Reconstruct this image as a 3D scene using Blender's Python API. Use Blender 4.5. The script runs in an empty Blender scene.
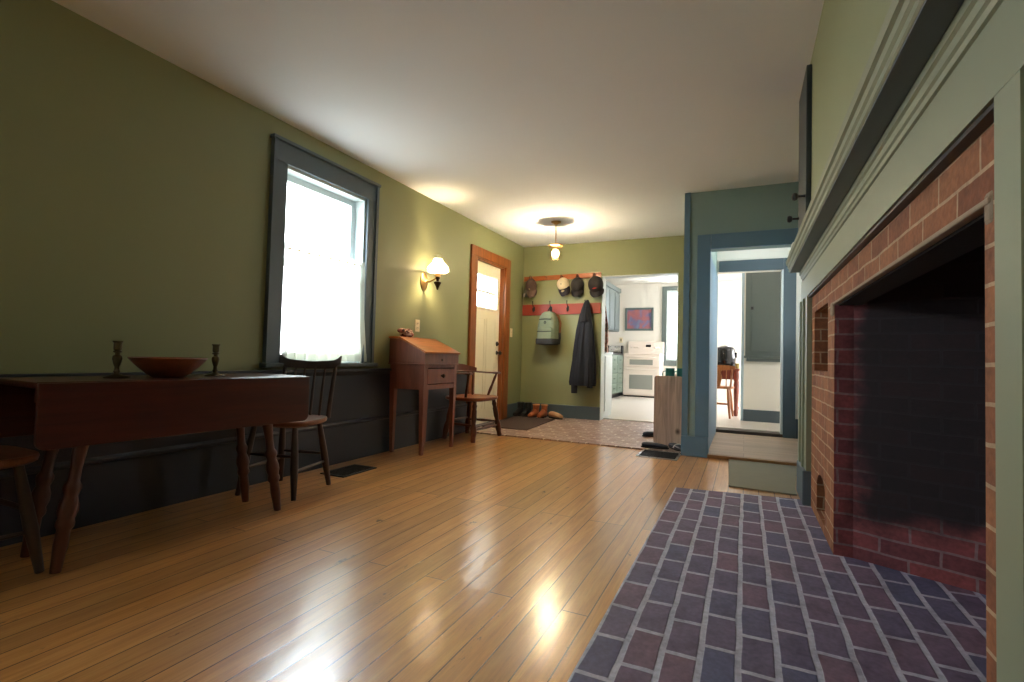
import bpy, bmesh, math, random
from mathutils import Vector, Matrix, noise as mnoise
random.seed(7)
C = bpy.context.scene.collection
PI = math.pi

# ------------------------------------------------------------------ materials
def lin(c):
    return tuple(((v/255)/12.92 if v/255 <= .04045 else ((v/255+.055)/1.055)**2.4) for v in c)

class NT:
    def __init__(self, name):
        self.m = bpy.data.materials.new(name); self.m.use_nodes = True
        self.t = self.m.node_tree; self.t.nodes.clear()
        self.out = self.n('ShaderNodeOutputMaterial')
    def n(self, typ, **kw):
        nd = self.t.nodes.new(typ)
        for k, v in kw.items(): setattr(nd, k, v)
        return nd
    def l(self, a, b): self.t.links.new(a, b)
    def val(self, node, name, v): node.inputs[name].default_value = v
    def math(self, op, a, b=None, c=None):
        nd = self.n('ShaderNodeMath', operation=op)
        for i, v in enumerate((a, b, c)):
            if v is None: continue
            if isinstance(v, (int, float)): nd.inputs[i].default_value = v
            else: self.l(v, nd.inputs[i])
        return nd.outputs[0]
    def mix(self, fac, a, b, blend='MIX'):
        nd = self.n('ShaderNodeMix', data_type='RGBA', blend_type=blend)
        for i, v in ((0, fac), (6, a), (7, b)):
            if isinstance(v, (int, float)): nd.inputs[i].default_value = v
            elif isinstance(v, tuple): nd.inputs[i].default_value = (*v, 1) if len(v) == 3 else v
            else: self.l(v, nd.inputs[i])
        return nd.outputs[2]
    def ramp(self, fac, stops):
        nd = self.n('ShaderNodeValToRGB')
        e = nd.color_ramp.elements
        while len(e) < len(stops): e.new(.5)
        for i, (p, c) in enumerate(stops):
            e[i].position = p; e[i].color = (*c, 1) if len(c) == 3 else c
        self.l(fac, nd.inputs[0]); return nd.outputs[0]
    def obj(self): return self.n('ShaderNodeTexCoord').outputs['Object']
    def uv(self): return self.n('ShaderNodeTexCoord').outputs['UV']
    def mapping(self, v, scale=(1,1,1), loc=(0,0,0), rot=(0,0,0)):
        nd = self.n('ShaderNodeMapping'); self.l(v, nd.inputs[0])
        nd.inputs['Scale'].default_value = scale; nd.inputs['Location'].default_value = loc; nd.inputs['Rotation'].default_value = rot
        return nd.outputs[0]
    def noise(self, v, scale, detail=3, rough=.5, dist=0):
        nd = self.n('ShaderNodeTexNoise'); self.l(v, nd.inputs['Vector'])
        nd.inputs['Scale'].default_value = scale; nd.inputs['Detail'].default_value = detail
        nd.inputs['Roughness'].default_value = rough; nd.inputs['Distortion'].default_value = dist
        return nd.outputs['Fac']
    def bsdf(self, color, rough=.5, bump=None, bstr=.2, bdist=.01, **kw):
        b = self.n('ShaderNodeBsdfPrincipled')
        if isinstance(color, tuple): b.inputs['Base Color'].default_value = (*color, 1)
        else: self.l(color, b.inputs['Base Color'])
        if isinstance(rough, (int, float)): b.inputs['Roughness'].default_value = rough
        else: self.l(rough, b.inputs['Roughness'])
        for k, v in kw.items(): b.inputs[k.replace('_', ' ')].default_value = v
        if bump is not None:
            bp = self.n('ShaderNodeBump'); bp.inputs['Strength'].default_value = bstr; bp.inputs['Distance'].default_value = bdist
            self.l(bump, bp.inputs['Height']); self.l(bp.outputs[0], b.inputs['Normal'])
        self.l(b.outputs[0], self.out.inputs[0]); return b

def plain(name, rgb, rough=.5, var=.08, scale=6, bstr=.05, **kw):
    t = NT(name); c = lin(rgb)
    nz = t.noise(t.obj(), scale, 4)
    col = t.mix(nz, tuple(v*(1-var) for v in c), tuple(min(1, v*(1+var)) for v in c))
    t.bsdf(col, rough, t.noise(t.obj(), scale*8, 2), bstr, .003, **kw)
    return t.m

def wood(name, rgb, rough=.4, axis=2, var=.35, scale=1.0, **kw):
    t = NT(name); c = lin(rgb)
    s = [14*scale]*3; s[axis] = 1.2*scale
    g = t.noise(t.mapping(t.obj(), tuple(s)), 2.2, 6, .6, .6)
    col = t.ramp(g, [(.3, tuple(v*(1-var) for v in c)), (.55, c), (.75, tuple(min(1, v*(1+var*.7)) for v in c))])
    t.bsdf(col, rough, g, .08, .004, **kw)
    return t.m

def metal(name, rgb, rough=.3):
    t = NT(name); t.bsdf(lin(rgb), t.math('ADD', t.math('MULTIPLY', t.noise(t.obj(), 30), .15), rough-.07), Metallic=1.0); return t.m

def glass(name, tint=(1,1,1), gloss=.07, rough=.03):
    t = NT(name)
    tr = t.n('ShaderNodeBsdfTransparent'); tr.inputs[0].default_value = (*tint, 1)
    g = t.n('ShaderNodeBsdfGlossy'); g.inputs['Roughness'].default_value = rough
    mx = t.n('ShaderNodeMixShader'); mx.inputs[0].default_value = gloss
    t.l(tr.outputs[0], mx.inputs[1]); t.l(g.outputs[0], mx.inputs[2]); t.l(mx.outputs[0], t.out.inputs[0]); return t.m

def emit(name, rgb, strength):
    t = NT(name); e = t.n('ShaderNodeEmission'); e.inputs[0].default_value = (*lin(rgb), 1); e.inputs[1].default_value = strength
    t.l(e.outputs[0], t.out.inputs[0]); return t.m

def fabric_sheer(name):
    t = NT(name)
    d = t.n('ShaderNodeBsdfDiffuse'); d.inputs[0].default_value = (.85,.86,.78,1)
    tl = t.n('ShaderNodeBsdfTranslucent'); tl.inputs[0].default_value = (.42,.42,.36,1)
    tr = t.n('ShaderNodeBsdfTransparent')
    m1 = t.n('ShaderNodeMixShader'); m1.inputs[0].default_value = .6
    t.l(d.outputs[0], m1.inputs[1]); t.l(tl.outputs[0], m1.inputs[2])
    m2 = t.n('ShaderNodeMixShader')
    wv = t.noise(t.mapping(t.obj(), (1, 60, 4)), 3, 2)
    t.l(t.math('MULTIPLY', wv, .10), m2.inputs[0])
    t.l(m1.outputs[0], m2.inputs[1]); t.l(tr.outputs[0], m2.inputs[2]); t.l(m2.outputs[0], t.out.inputs[0]); return t.m

def milk_glass(name, rgb=(255,248,232)):
    t = NT(name); c = (*lin(rgb), 1)
    d = t.n('ShaderNodeBsdfPrincipled'); d.inputs['Base Color'].default_value = c; d.inputs['Roughness'].default_value = .15
    tl = t.n('ShaderNodeBsdfTranslucent'); tl.inputs[0].default_value = c
    m1 = t.n('ShaderNodeMixShader'); m1.inputs[0].default_value = .75
    tp = t.n('ShaderNodeBsdfTransparent'); m2 = t.n('ShaderNodeMixShader'); m2.inputs[0].default_value = .22
    t.l(d.outputs[0], m1.inputs[1]); t.l(tl.outputs[0], m1.inputs[2]); t.l(m1.outputs[0], m2.inputs[1]); t.l(tp.outputs[0], m2.inputs[2]); t.l(m2.outputs[0], t.out.inputs[0]); return t.m

def brick_mat(name, c1, c2, mortar, bw, rh, ms, rough=.85, soot=False, use_obj=False, offs=.5, smooth=.15, squash=1.0, bstr=.6, coat=False):
    t = NT(name)
    if use_obj:
        sep = t.n('ShaderNodeSeparateXYZ'); t.l(t.obj(), sep.inputs[0])
        cb = t.n('ShaderNodeCombineXYZ'); t.l(sep.outputs[1], cb.inputs[0]); t.l(sep.outputs[0], cb.inputs[1]); v = cb.outputs[0]
    else: v = t.uv()
    wob = t.n('ShaderNodeTexNoise'); t.l(v, wob.inputs['Vector']); wob.inputs['Scale'].default_value = 5; wob.inputs['Detail'].default_value = 3
    va = t.n('ShaderNodeVectorMath', operation='MULTIPLY_ADD'); t.l(wob.outputs['Color'], va.inputs[0])
    va.inputs[1].default_value = (.022, .016, 0); t.l(v, va.inputs[2]); v2 = va.outputs[0]
    b = t.n('ShaderNodeTexBrick', offset=offs, offset_frequency=2, squash=squash); t.l(v2, b.inputs['Vector'])
    for k, x in (('Color1', (*lin(c1), 1)), ('Color2', (*lin(c2), 1)), ('Mortar', (*lin(mortar), 1))): b.inputs[k].default_value = x
    b.inputs['Scale'].default_value = 1; b.inputs['Mortar Size'].default_value = ms; b.inputs['Mortar Smooth'].default_value = smooth
    b.inputs['Bias'].default_value = 0; b.inputs['Brick Width'].default_value = bw; b.inputs['Row Height'].default_value = rh
    n1 = t.noise(v, 9, 5, .65); n2 = t.noise(v, 60, 3)
    col = t.mix(.85, b.outputs['Color'], t.ramp(n1, [(.25, (.45,.42,.45)), (.5, (1,1,1)), (.8, (1.35,1.25,1.2))]), 'MULTIPLY')
    col = t.mix(.5, col, t.ramp(n2, [(.3, (.6,.6,.6)), (.7, (1.25,1.25,1.25))]), 'MULTIPLY')
    if soot:
        g = t.n('ShaderNodeNewGeometry'); s = t.n('ShaderNodeSeparateXYZ'); t.l(g.outputs['Position'], s.inputs[0])
        nz = t.noise(g.outputs['Position'], 7, 5, .6)
        nzs = t.math('MULTIPLY', t.math('SUBTRACT', nz, .5), .16)
        fx = t.n('ShaderNodeMapRange', interpolation_type='SMOOTHSTEP'); t.l(t.math('ADD', s.outputs[0], nzs), fx.inputs[0]); fx.inputs[1].default_value = .40; fx.inputs[2].default_value = .50
        fz = t.n('ShaderNodeMapRange', interpolation_type='SMOOTHSTEP')
        t.l(t.math('ADD', t.math('SUBTRACT', s.outputs[2], t.math('MULTIPLY', s.outputs[0], .14)), nzs), fz.inputs[0]); fz.inputs[1].default_value = .04; fz.inputs[2].default_value = .16
        f = t.math('MULTIPLY', t.math('MULTIPLY', fx.outputs[0], fz.outputs[0]), .95)
        col = t.mix(f, col, lin((17,16,20)))
    h = t.math('ADD', t.math('SUBTRACT', 1, b.outputs['Fac']), t.math('MULTIPLY', n2, .35))
    bs = t.bsdf(col, rough, h, bstr, .008)
    return t.m

def floor_mat():
    t = NT('oak_strip_floor')
    sep = t.n('ShaderNodeSeparateXYZ'); t.l(t.obj(), sep.inputs[0])
    cb = t.n('ShaderNodeCombineXYZ'); t.l(sep.outputs[1], cb.inputs[0]); t.l(sep.outputs[0], cb.inputs[1])
    v = cb.outputs[0]
    b = t.n('ShaderNodeTexBrick', offset=.37, offset_frequency=3); t.l(v, b.inputs['Vector'])
    b.inputs['Color1'].default_value = (0,0,0,1); b.inputs['Color2'].default_value = (1,1,1,1); b.inputs['Mortar'].default_value = (.5,.5,.5,1)
    b.inputs['Scale'].default_value = 1; b.inputs['Mortar Size'].default_value = .0022; b.inputs['Mortar Smooth'].default_value = .1
    b.inputs['Brick Width'].default_value = 2.6; b.inputs['Row Height'].default_value = .092; b.inputs['Bias'].default_value = 0
    # per-board random offset for the grain
    row = t.math('FLOOR', t.math('DIVIDE', sep.outputs[0], .092))
    gy = t.math('ADD', sep.outputs[1], t.math('MULTIPLY', row, 7.31))
    cg = t.n('ShaderNodeCombineXYZ'); t.l(t.math('MULTIPLY', sep.outputs[0], 22), cg.inputs[0]); t.l(t.math('MULTIPLY', gy, 1.3), cg.inputs[1]); t.l(row, cg.inputs[2])
    g = t.noise(cg.outputs[0], 1.6, 6, .62, .8)
    g2 = t.noise(cg.outputs[0], 7, 3, .5)
    base = t.ramp(g, [(.25, lin((166,102,46))), (.5, lin((202,138,70))), (.78, lin((220,164,98)))])
    tone = t.ramp(b.outputs['Color'], [(0, (.72,.70,.66)), (.5, (1,1,1)), (1, (1.15,1.1,1.05))])
    col = t.mix(.75, base, tone, 'MULTIPLY')
    col = t.mix(.35, col, t.ramp(g2, [(.3, (.6,.55,.5)), (.6, (1.1,1.1,1.1))]), 'MULTIPLY')
    wear = t.noise(t.obj(), 1.7, 4, .6)
    col = t.mix(t.math('MULTIPLY', wear, .35), col, lin((202,160,112)))
    # small dark gouges and stains
    vv = t.noise(t.mapping(t.obj(), (9, 3.5, 1)), 1.3, 5, .7)
    col = t.mix(t.ramp(vv, [(.64, (0,0,0)), (.70, (1,1,1))]), col, lin((70,40,20)))
    col = t.mix(t.math('MULTIPLY', b.outputs['Fac'], .95), col, lin((40,20,10)))
    rough = t.math('ADD', t.math('MULTIPLY', wear, .16), .15)
    h = t.math('ADD', t.math('MULTIPLY', b.outputs['Fac'], -1), t.math('MULTIPLY', g2, .12))
    h = t.math('ADD', h, t.math('MULTIPLY', t.noise(t.mapping(t.obj(), (5, .6, 1)), 2, 2), .5))
    bs = t.bsdf(col, t.math('ADD', rough, .12), h, .16, .004, Coat_Weight=.95, Coat_Roughness=.19)
    cup = t.math('ABSOLUTE', t.math('SUBTRACT', t.math('FRACT', t.math('DIVIDE', sep.outputs[0], .092)), .5))
    hh = t.math('ADD', t.math('MULTIPLY', t.math('MULTIPLY', cup, cup), -1.2), t.math('MULTIPLY', t.noise(t.mapping(t.obj(), (3, 3, 1)), 2.2, 2), 1.6))
    bp = t.n('ShaderNodeBump'); bp.inputs['Strength'].default_value = .22; bp.inputs['Distance'].default_value = .006; t.l(hh, bp.inputs['Height']); t.l(bp.outputs[0], bs.inputs['Coat Normal'])
    return t.m

def tile_mat():
    t = NT('small_mosaic_floor_tile')
    v = t.mapping(t.obj(), (1,1,1), (0,0,0), (0,0,0))
    b = t.n('ShaderNodeTexBrick', offset=.5); t.l(v, b.inputs['Vector'])
    b.inputs['Color1'].default_value = (*lin((146,112,98)), 1); b.inputs['Color2'].default_value = (*lin((178,154,144)), 1); b.inputs['Mortar'].default_value = (*lin((110,94,88)), 1)
    b.inputs['Scale'].default_value = 1; b.inputs['Brick Width'].default_value = .1; b.inputs['Row Height'].default_value = .05; b.inputs['Mortar Size'].default_value = .003
    sep = t.n('ShaderNodeSeparateXYZ'); t.l(v, sep.inputs[0])
    fx = t.math('SUBTRACT', t.math('FRACT', t.math('DIVIDE', sep.outputs[0], .15)), .5)
    rowi = t.math('FLOOR', t.math('DIVIDE', sep.outputs[1], .15))
    fx = t.math('SUBTRACT', t.math('FRACT', t.math('ADD', t.math('DIVIDE', sep.outputs[0], .15), t.math('MULTIPLY', rowi, .5))), .5)
    fy = t.math('SUBTRACT', t.math('FRACT', t.math('DIVIDE', sep.outputs[1], .15)), .5)
    d = t.math('ADD', t.math('ABSOLUTE', fx), t.math('ABSOLUTE', fy))
    dot = t.math('LESS_THAN', d, .12)
    n = t.noise(t.obj(), 5, 4)
    col = t.mix(.5, b.outputs['Color'], t.ramp(n, [(.3, (.7,.65,.62)), (.7, (1.15,1.12,1.1))]), 'MULTIPLY')
    col = t.mix(dot, col, lin((228,214,200)))
    t.bsdf(col, .38, b.outputs['Fac'], -.2, .004)
    return t.m

def plank_mat(name, rgb, w=.1, rough=.4, axis='x'):
    t = NT(name); c = lin(rgb)
    b = t.n('ShaderNodeTexBrick', offset=.4, offset_frequency=3)
    t.l(t.obj(), b.inputs['Vector'])
    b.inputs['Color1'].default_value = (*[v*.8 for v in c], 1); b.inputs['Color2'].default_value = (*[v*1.1 for v in c], 1); b.inputs['Mortar'].default_value = (*[v*.35 for v in c], 1)
    b.inputs['Scale'].default_value = 1; b.inputs['Brick Width'].default_value = 1.8; b.inputs['Row Height'].default_value = w; b.inputs['Mortar Size'].default_value = .0015
    g = t.noise(t.mapping(t.obj(), (1.5, 20, 10)), 2, 5, .6)
    t.bsdf(t.mix(.5, b.outputs['Color'], t.ramp(g, [(.3, (.7,.68,.66)), (.7, (1.2,1.2,1.2))]), 'MULTIPLY'), rough)
    return t.m

def painting_mat():
    t = NT('painted_canvas')
    n1 = t.noise(t.obj(), 5.5, 2, .4, .6); n2 = t.noise(t.mapping(t.obj(), (6, 1, 2)), 2.0, 3)
    col = t.ramp(n1, [(.36, lin((178,106,98))), (.48, lin((160,102,110))), (.60, lin((108,118,156))), (.7, lin((122,140,168)))])
    col = t.mix(t.math('MULTIPLY', n2, .3), col, lin((150,120,150)))
    t.bsdf(col, .6); return t.m

def bundle_mat():
    t = NT('patterned_cloth')
    v = t.n('ShaderNodeTexVoronoi'); t.l(t.obj(), v.inputs['Vector']); v.inputs['Scale'].default_value = 45
    sp = t.n('ShaderNodeSeparateColor'); t.l(v.outputs['Color'], sp.inputs[0])
    t.bsdf(t.ramp(sp.outputs[0], [(0, lin((40,22,22))), (.33, lin((150,70,66))), (.6, lin((196,126,112))), (.85, lin((226,190,170)))]), .8); return t.m

def floral_mat():
    t = NT('floral_print_cloth')
    v = t.n('ShaderNodeTexVoronoi'); t.l(t.obj(), v.inputs['Vector']); v.inputs['Scale'].default_value = 22
    sp = t.n('ShaderNodeSeparateColor'); t.l(v.outputs['Color'], sp.inputs[0])
    t.bsdf(t.ramp(sp.outputs[0], [(0, lin((150,86,74))), (.3, lin((214,160,146))), (.65, lin((236,206,190))), (.9, lin((120,110,92)))]), .85); return t.m

M = {}
M['green'] = plain('sage_green_wall_paint', (137,140,101), .55, .06, 2.5, .04)
M['dkgreen'] = plain('dark_green_wall_paint', (132,156,150), .45, .06, 2.5, .04)
M['trim'] = plain('slate_trim_paint', (77,90,98), .42, .06, 5, .05)
M['navy'] = plain('shaded_slate_wainscot_paint', (32,38,52), .45, .06, 5, .05)  # slate trim colour darkened to carry the shade along the left wall
M['cupb'] = plain('dark_cupboard_paint', (38,47,50), .5, .06, 5, .05)
M['trim_daylit'] = plain('daylit_trim_paint', (96,128,150), .38, .06, 5, .05)  # slate trim with the cool window daylight put into its colour
M['frieze'] = plain('olive_grey_mantel_paint', (128,132,106), .5, .07, 3, .05)
M['ceil'] = plain('ceiling_paint', (229,233,239), .85, .03, 1.5, .04)
M['white'] = plain('cream_wall_paint', (233,229,220), .7, .03, 2, .03)
M['jamb'] = plain('pale_jamb_paint', (206,214,214), .5, .03, 4, .03)
M['doorwhite'] = plain('cream_door_paint', (240,232,208), .45, .03, 3, .03)
M['sash'] = plain('white_sash_paint', (205,215,216), .45, .03, 5, .03)
M['floor'] = floor_mat()
M['hearth'] = brick_mat('hearth_brick_paving', (124,96,114), (94,94,124), (186,184,198), .205, .1012, .0105, .62, use_obj=True, offs=.42, smooth=.3, bstr=.5)
M['brick'] = brick_mat('orange_red_brick', (122,70,42), (148,94,58), (172,142,112), .205, .0665, .004, .85)
M['fbrick'] = brick_mat('firebox_brick', (146,74,74), (112,58,64), (140,112,112), .205, .0665, .005, .85, soot=True)
M['tile'] = tile_mat()
M['hallwood'] = plank_mat('worn_hall_boards', (186,156,130), .14, .45)
M['nosing'] = wood('brown_nosing', (138,92,50), .4, 0)
M['dknosing'] = wood('dark_nosing', (74,60,52), .5, 0)
M['kfloor'] = plain('pale_kitchen_floor', (212,204,196), .35, .03, 3, .03)
M['casewood'] = wood('red_brown_door_casing', (140,78,36), .35, 2)
M['table'] = wood('cherry_table_wood', (72,32,21), .32, 1)
M['tableleg'] = wood('cherry_leg_wood', (82,40,30), .38, 2)
M['chairdk'] = wood('dark_chair_wood', (62,42,36), .4, 2)
M['chairseat'] = wood('worn_chair_seat_wood', (120,72,50), .36, 0)
M['armchair'] = wood('brown_captain_chair_wood', (88,44,28), .35, 2)
M['armseat'] = wood('brown_captain_seat_wood', (140,72,38), .33, 0)
M['desk'] = wood('red_brown_desk_wood', (122,66,48), .42, 2)
M['desklid'] = wood('golden_desk_lid_wood', (176,96,38), .3, 1)
M['rail'] = wood('varnished_hat_rail', (160,86,40), .35, 0)
M['redrail'] = plain('red_painted_board', (152,58,44), .45, .1, 5, .05)
M['black'] = plain('black_iron', (22,21,22), .45, .1, 20, .05)
M['brass'] = metal('aged_brass', (186,150,96), .35)
M['dkbrass'] = metal('dark_bronze', (70,52,36), .4)
M['candle'] = metal('tarnished_brass_candlestick', (92,80,58), .38)
M['bowl'] = wood('turned_bowl_wood', (124,66,36), .45, 0)
M['glass'] = glass('window_pane_glass')
M['lampglass'] = glass('clear_lamp_glass', (1,.97,.9), .12)
M['milk'] = milk_glass('milk_glass')
M['bulb'] = emit('lit_bulb', (255,214,150), 14)
M['curtain'] = fabric_sheer('sheer_white_curtain')
M['plate'] = plain('cream_plastic_plate', (230,214,176), .35, .02)
M['register'] = plain('dark_register_metal', (26,24,26), .5, .08, 20)
M['mat'] = plain('olive_rubber_mat', (126,119,100), .75, .08, 8, .1)
M['dkmat'] = plain('dark_doormat', (64,46,42), .9, .12, 40, .3)
M['capblack'] = plain('black_cap_cloth', (34,30,32), .85, .12, 40, .15)
M['capbrown'] = plain('brown_cap_cloth', (84,62,54), .85, .12, 40, .15)
M['capgrey'] = plain('grey_cap_cloth', (112,106,96), .85, .1, 40, .15)
M['capwhite'] = plain('white_cap_mesh', (232,214,184), .85, .06, 50, .2)
M['capnavy'] = plain('navy_cap_cloth', (38,34,46), .85, .1, 40, .15)
M['capred'] = plain('red_stitching', (170,40,40), .8)
M['beige'] = plain('beige_patch', (172,150,120), .8)
M['packgreen'] = plain('grey_green_backpack_cloth', (112,120,96), .8, .1, 30, .1)
M['packblack'] = plain('black_backpack_cloth', (30,30,32), .75, .1, 30, .1)
M['packbrown'] = plain('brown_strap_webbing', (110,68,32), .8, .1, 30)
M['jacket'] = plain('charcoal_navy_jacket_cloth', (19,21,31), .9, .2, 14, .1)
M['bootbrown'] = plain('orange_brown_leather', (150,80,46), .5, .2, 18, .1)
M['bootlining'] = plain('pale_boot_lining', (196,138,92), .8, .1, 20)
M['bootblack'] = plain('black_boot_leather', (30,28,30), .5, .1, 20)
M['sole'] = plain('dark_rubber_sole', (44,36,32), .7)
M['tan'] = plain('tan_suede', (172,132,96), .85, .1, 20)
M['navyshoe'] = plain('navy_sandal_strap', (34,38,52), .6, .1, 20)
M['whitestrap'] = plain('white_strap', (214,206,204), .5)
t = NT('weathered_pine_board'); c = lin((196,168,152))
g = t.noise(t.mapping(t.obj(), (12, 12, .9)), 2.0, 6, .6, 1.2); kn = t.n('ShaderNodeTexVoronoi'); t.l(t.mapping(t.obj(), (1, 1, .8)), kn.inputs['Vector']); kn.inputs['Scale'].default_value = 6.5
col = t.ramp(g, [(.3, tuple(v*.55 for v in c)), (.55, c), (.8, tuple(v*1.15 for v in c))])
col = t.mix(t.ramp(kn.outputs['Distance'], [(.10, (1,1,1)), (.22, (0,0,0))]), col, lin((70,50,44)))
t.bsdf(col, .55, g, .1, .004); M['benchwood'] = t.m
M['applwhite'] = plain('white_enamel', (238,226,216), .25, .01)
M['ovenglass'] = plain('grey_oven_glass', (150,152,146), .15, .02)
M['display'] = plain('black_display', (24,24,28), .2, .02)
M['kcab'] = plain('grey_green_cabinet_paint', (96,106,104), .42, .05, 5)
M['kdraw'] = plain('sage_drawer_paint', (100,116,104), .45, .05, 5)
M['counter'] = plain('black_countertop', (28,28,30), .3, .1, 40)
M['steel'] = metal('brushed_steel', (205,205,205), .28)
M['pframe'] = plain('grey_green_picture_frame', (96,112,112), .5)
M['painting'] = painting_mat()
M['floral'] = floral_mat()
M['bundle'] = bundle_mat()
M['kwood'] = wood('light_kitchen_chair_wood', (166,104,60), .35, 2)
M['ktable'] = wood('red_brown_kitchen_table_wood', (118,52,36), .35, 2)
M['fryer'] = plain('gloss_black_plastic', (26,26,32), .18, .05)
M['cup'] = plain('olive_glazed_cup', (146,132,70), .3)
M['teal'] = plain('teal_enamel', (30,110,108), .35)
M['paleblue'] = plain('pale_blue_corner_board', (176,198,214), .5)
M['lintel'] = plain('rusted_iron_and_mortar', (148,128,104), .8, .25, 14, .2)
M['stone'] = plain('pale_lintel_stone', (132,114,92), .85, .25, 20, .2)
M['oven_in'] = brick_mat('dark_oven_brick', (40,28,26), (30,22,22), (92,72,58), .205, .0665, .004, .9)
M['sootblack'] = plain('soot_blackened_masonry', (16,15,17), .95, .2, 10, .3)
M['ornament'] = plain('white_glazed_ornament', (226,222,206), .3)

# ------------------------------------------------------------------ mesh builder
class MB:
    def __init__(self): self.b = bmesh.new()
    def _add(self, tmp, mtx=None):
        if mtx is not None: bmesh.ops.transform(tmp, matrix=mtx, verts=tmp.verts)
        me = bpy.data.meshes.new('t'); tmp.to_mesh(me); tmp.free(); self.b.from_mesh(me); bpy.data.meshes.remove(me); return self
    def box(self, x0, x1, y0, y1, z0, z1, bev=0, seg=2, mtx=None):
        t = bmesh.new(); bmesh.ops.create_cube(t, size=1)
        bmesh.ops.scale(t, vec=(x1-x0, y1-y0, z1-z0), verts=t.verts); bmesh.ops.translate(t, vec=((x0+x1)/2, (y0+y1)/2, (z0+z1)/2), verts=t.verts)
        if bev: bmesh.ops.bevel(t, geom=t.edges[:], offset=bev, segments=seg, affect='EDGES', profile=.5)
        return self._add(t, mtx)
    def loft(self, rings, cap0=True, cap1=True, mtx=None, closed=True):
        t = bmesh.new(); R = [[t.verts.new(p) for p in r] for r in rings]; n = len(rings[0])
        for a, b in zip(R, R[1:]):
            for i in range(n if closed else n-1):
                j = (i+1) % n
                t.faces.new((a[i], a[j], b[j], b[i]))
        if cap0 and closed: t.faces.new(R[0][::-1])
        if cap1 and closed: t.faces.new(R[-1])
        bmesh.ops.recalc_face_normals(t, faces=t.faces)
        return self._add(t, mtx)
    def lathe(self, prof, c=(0,0,0), seg=20, cap=True, mtx=None):
        rings = [[(c[0]+r*math.cos(2*PI*i/seg), c[1]+r*math.sin(2*PI*i/seg), c[2]+z) for i in range(seg)] for r, z in prof]
        return self.loft(rings, cap, cap, mtx)
    def tube(self, pts, rad, seg=10, cap=True, flat=1.0, up=None):
        pts = [Vector(p) for p in pts]
        if isinstance(rad, (int, float)): rad = [rad]*len(pts)
        rings = []; prev = None
        for i, p in enumerate(pts):
            d = (pts[min(i+1, len(pts)-1)]-pts[max(i-1, 0)]).normalized()
            if prev is None:
                u = Vector(up) if up else (Vector((0,0,1)) if abs(d.z) < .9 else Vector((1,0,0)))
            else: u = prev
            u = (u-d*u.dot(d)).normalized(); prev = u; w = d.cross(u)
            rings.append([tuple(p+u*rad[i]*math.cos(2*PI*k/seg)+w*rad[i]*flat*math.sin(2*PI*k/seg)) for k in range(seg)])
        return self.loft(rings, cap, cap)
    def turned(self, p0, p1, prof, seg=12):
        """prof: list of (t 0..1, radius) along p0->p1"""
        p0, p1 = Vector(p0), Vector(p1)
        return self.tube([p0.lerp(p1, t) for t, r in prof], [r for t, r in prof], seg)
    def prism(self, poly, axis, a, b, bev=0):
        """poly of 2D points extruded along axis (0,1,2) from a to b"""
        def P(u, v, w): return [(w,u,v), (u,w,v), (u,v,w)][axis]
        t = bmesh.new(); A = [t.verts.new(P(u, v, a)) for u, v in poly]; B = [t.verts.new(P(u, v, b)) for u, v in poly]; n = len(poly)
        t.faces.new(A[::-1]); t.faces.new(B)
        for i in range(n): j = (i+1) % n; t.faces.new((A[i], A[j], B[j], B[i]))
        bmesh.ops.recalc_face_normals(t, faces=t.faces)
        if bev: bmesh.ops.bevel(t, geom=t.edges[:], offset=bev, segments=2, affect='EDGES', profile=.5)
        return self._add(t)
    def sphere(self, c, r, seg=16, mtx=None):
        t = bmesh.new(); bmesh.ops.create_uvsphere(t, u_segments=seg, v_segments=seg//2+2, radius=1)
        s = r if isinstance(r, tuple) else (r, r, r)
        bmesh.ops.scale(t, vec=s, verts=t.verts); 
        if mtx is not None: bmesh.ops.transform(t, matrix=mtx, verts=t.verts)
        bmesh.ops.translate(t, vec=c, verts=t.verts); return self._add(t)
    def sheet(self, axis, w0, w1, us, vs, hole):
        """wall sheet: axis normal (0 x, 1 y, 2 z) between w0 and w1, cut lines us, vs; hole(u,v) true at cell centre leaves it open"""
        def P(u, v, w): return [(w,u,v), (u,w,v), (u,v,w)][axis]
        t = bmesh.new(); V = {}
        def vt(i, j, k):
            key = (i, j, k)
            if key not in V: V[key] = t.verts.new(P(us[i], vs[j], (w0, w1)[k]))
            return V[key]
        nu, nv = len(us)-1, len(vs)-1
        full = lambda i, j: 0 <= i < nu and 0 <= j < nv and not hole((us[i]+us[i+1])/2, (vs[j]+vs[j+1])/2)
        for i in range(nu):
            for j in range(nv):
                if not full(i, j): continue
                for k in (0, 1): t.faces.new((vt(i,j,k), vt(i+1,j,k), vt(i+1,j+1,k), vt(i,j+1,k)))
                for di, dj, e in ((-1,0,((i,j),(i,j+1))), (1,0,((i+1,j),(i+1,j+1))), (0,-1,((i,j),(i+1,j))), (0,1,((i,j+1),(i+1,j+1)))):
                    if not full(i+di, j+dj):
                        (a, b), (c, d) = e
                        t.faces.new((vt(a,b,0), vt(c,d,0), vt(c,d,1), vt(a,b,1)))
        bmesh.ops.recalc_face_normals(t, faces=t.faces)
        return self._add(t)
    def obj(self, name, mat, parent=None, smooth=True, loc=None):
        b = self.b
        uv = b.loops.layers.uv.new('UVMap')
        for f in b.faces:
            n = f.normal if f.normal.length > 0 else Vector((0,0,1))
            if abs(n.z) > .8: 
                for l in f.loops: l[uv].uv = (l.vert.co.y, l.vert.co.x)
            else:
                tv = Vector((0,0,1)).cross(n).normalized()
                if abs(tv.x) > abs(tv.y):
                    if tv.x < 0: tv = -tv
                elif tv.y < 0: tv = -tv
                for l in f.loops: l[uv].uv = (l.vert.co.dot(tv), l.vert.co.z)
            f.smooth = smooth
        if smooth:
            for e in b.edges:
                if len(e.link_faces) == 2 and e.calc_face_angle(0) > .62: e.smooth = False
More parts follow.
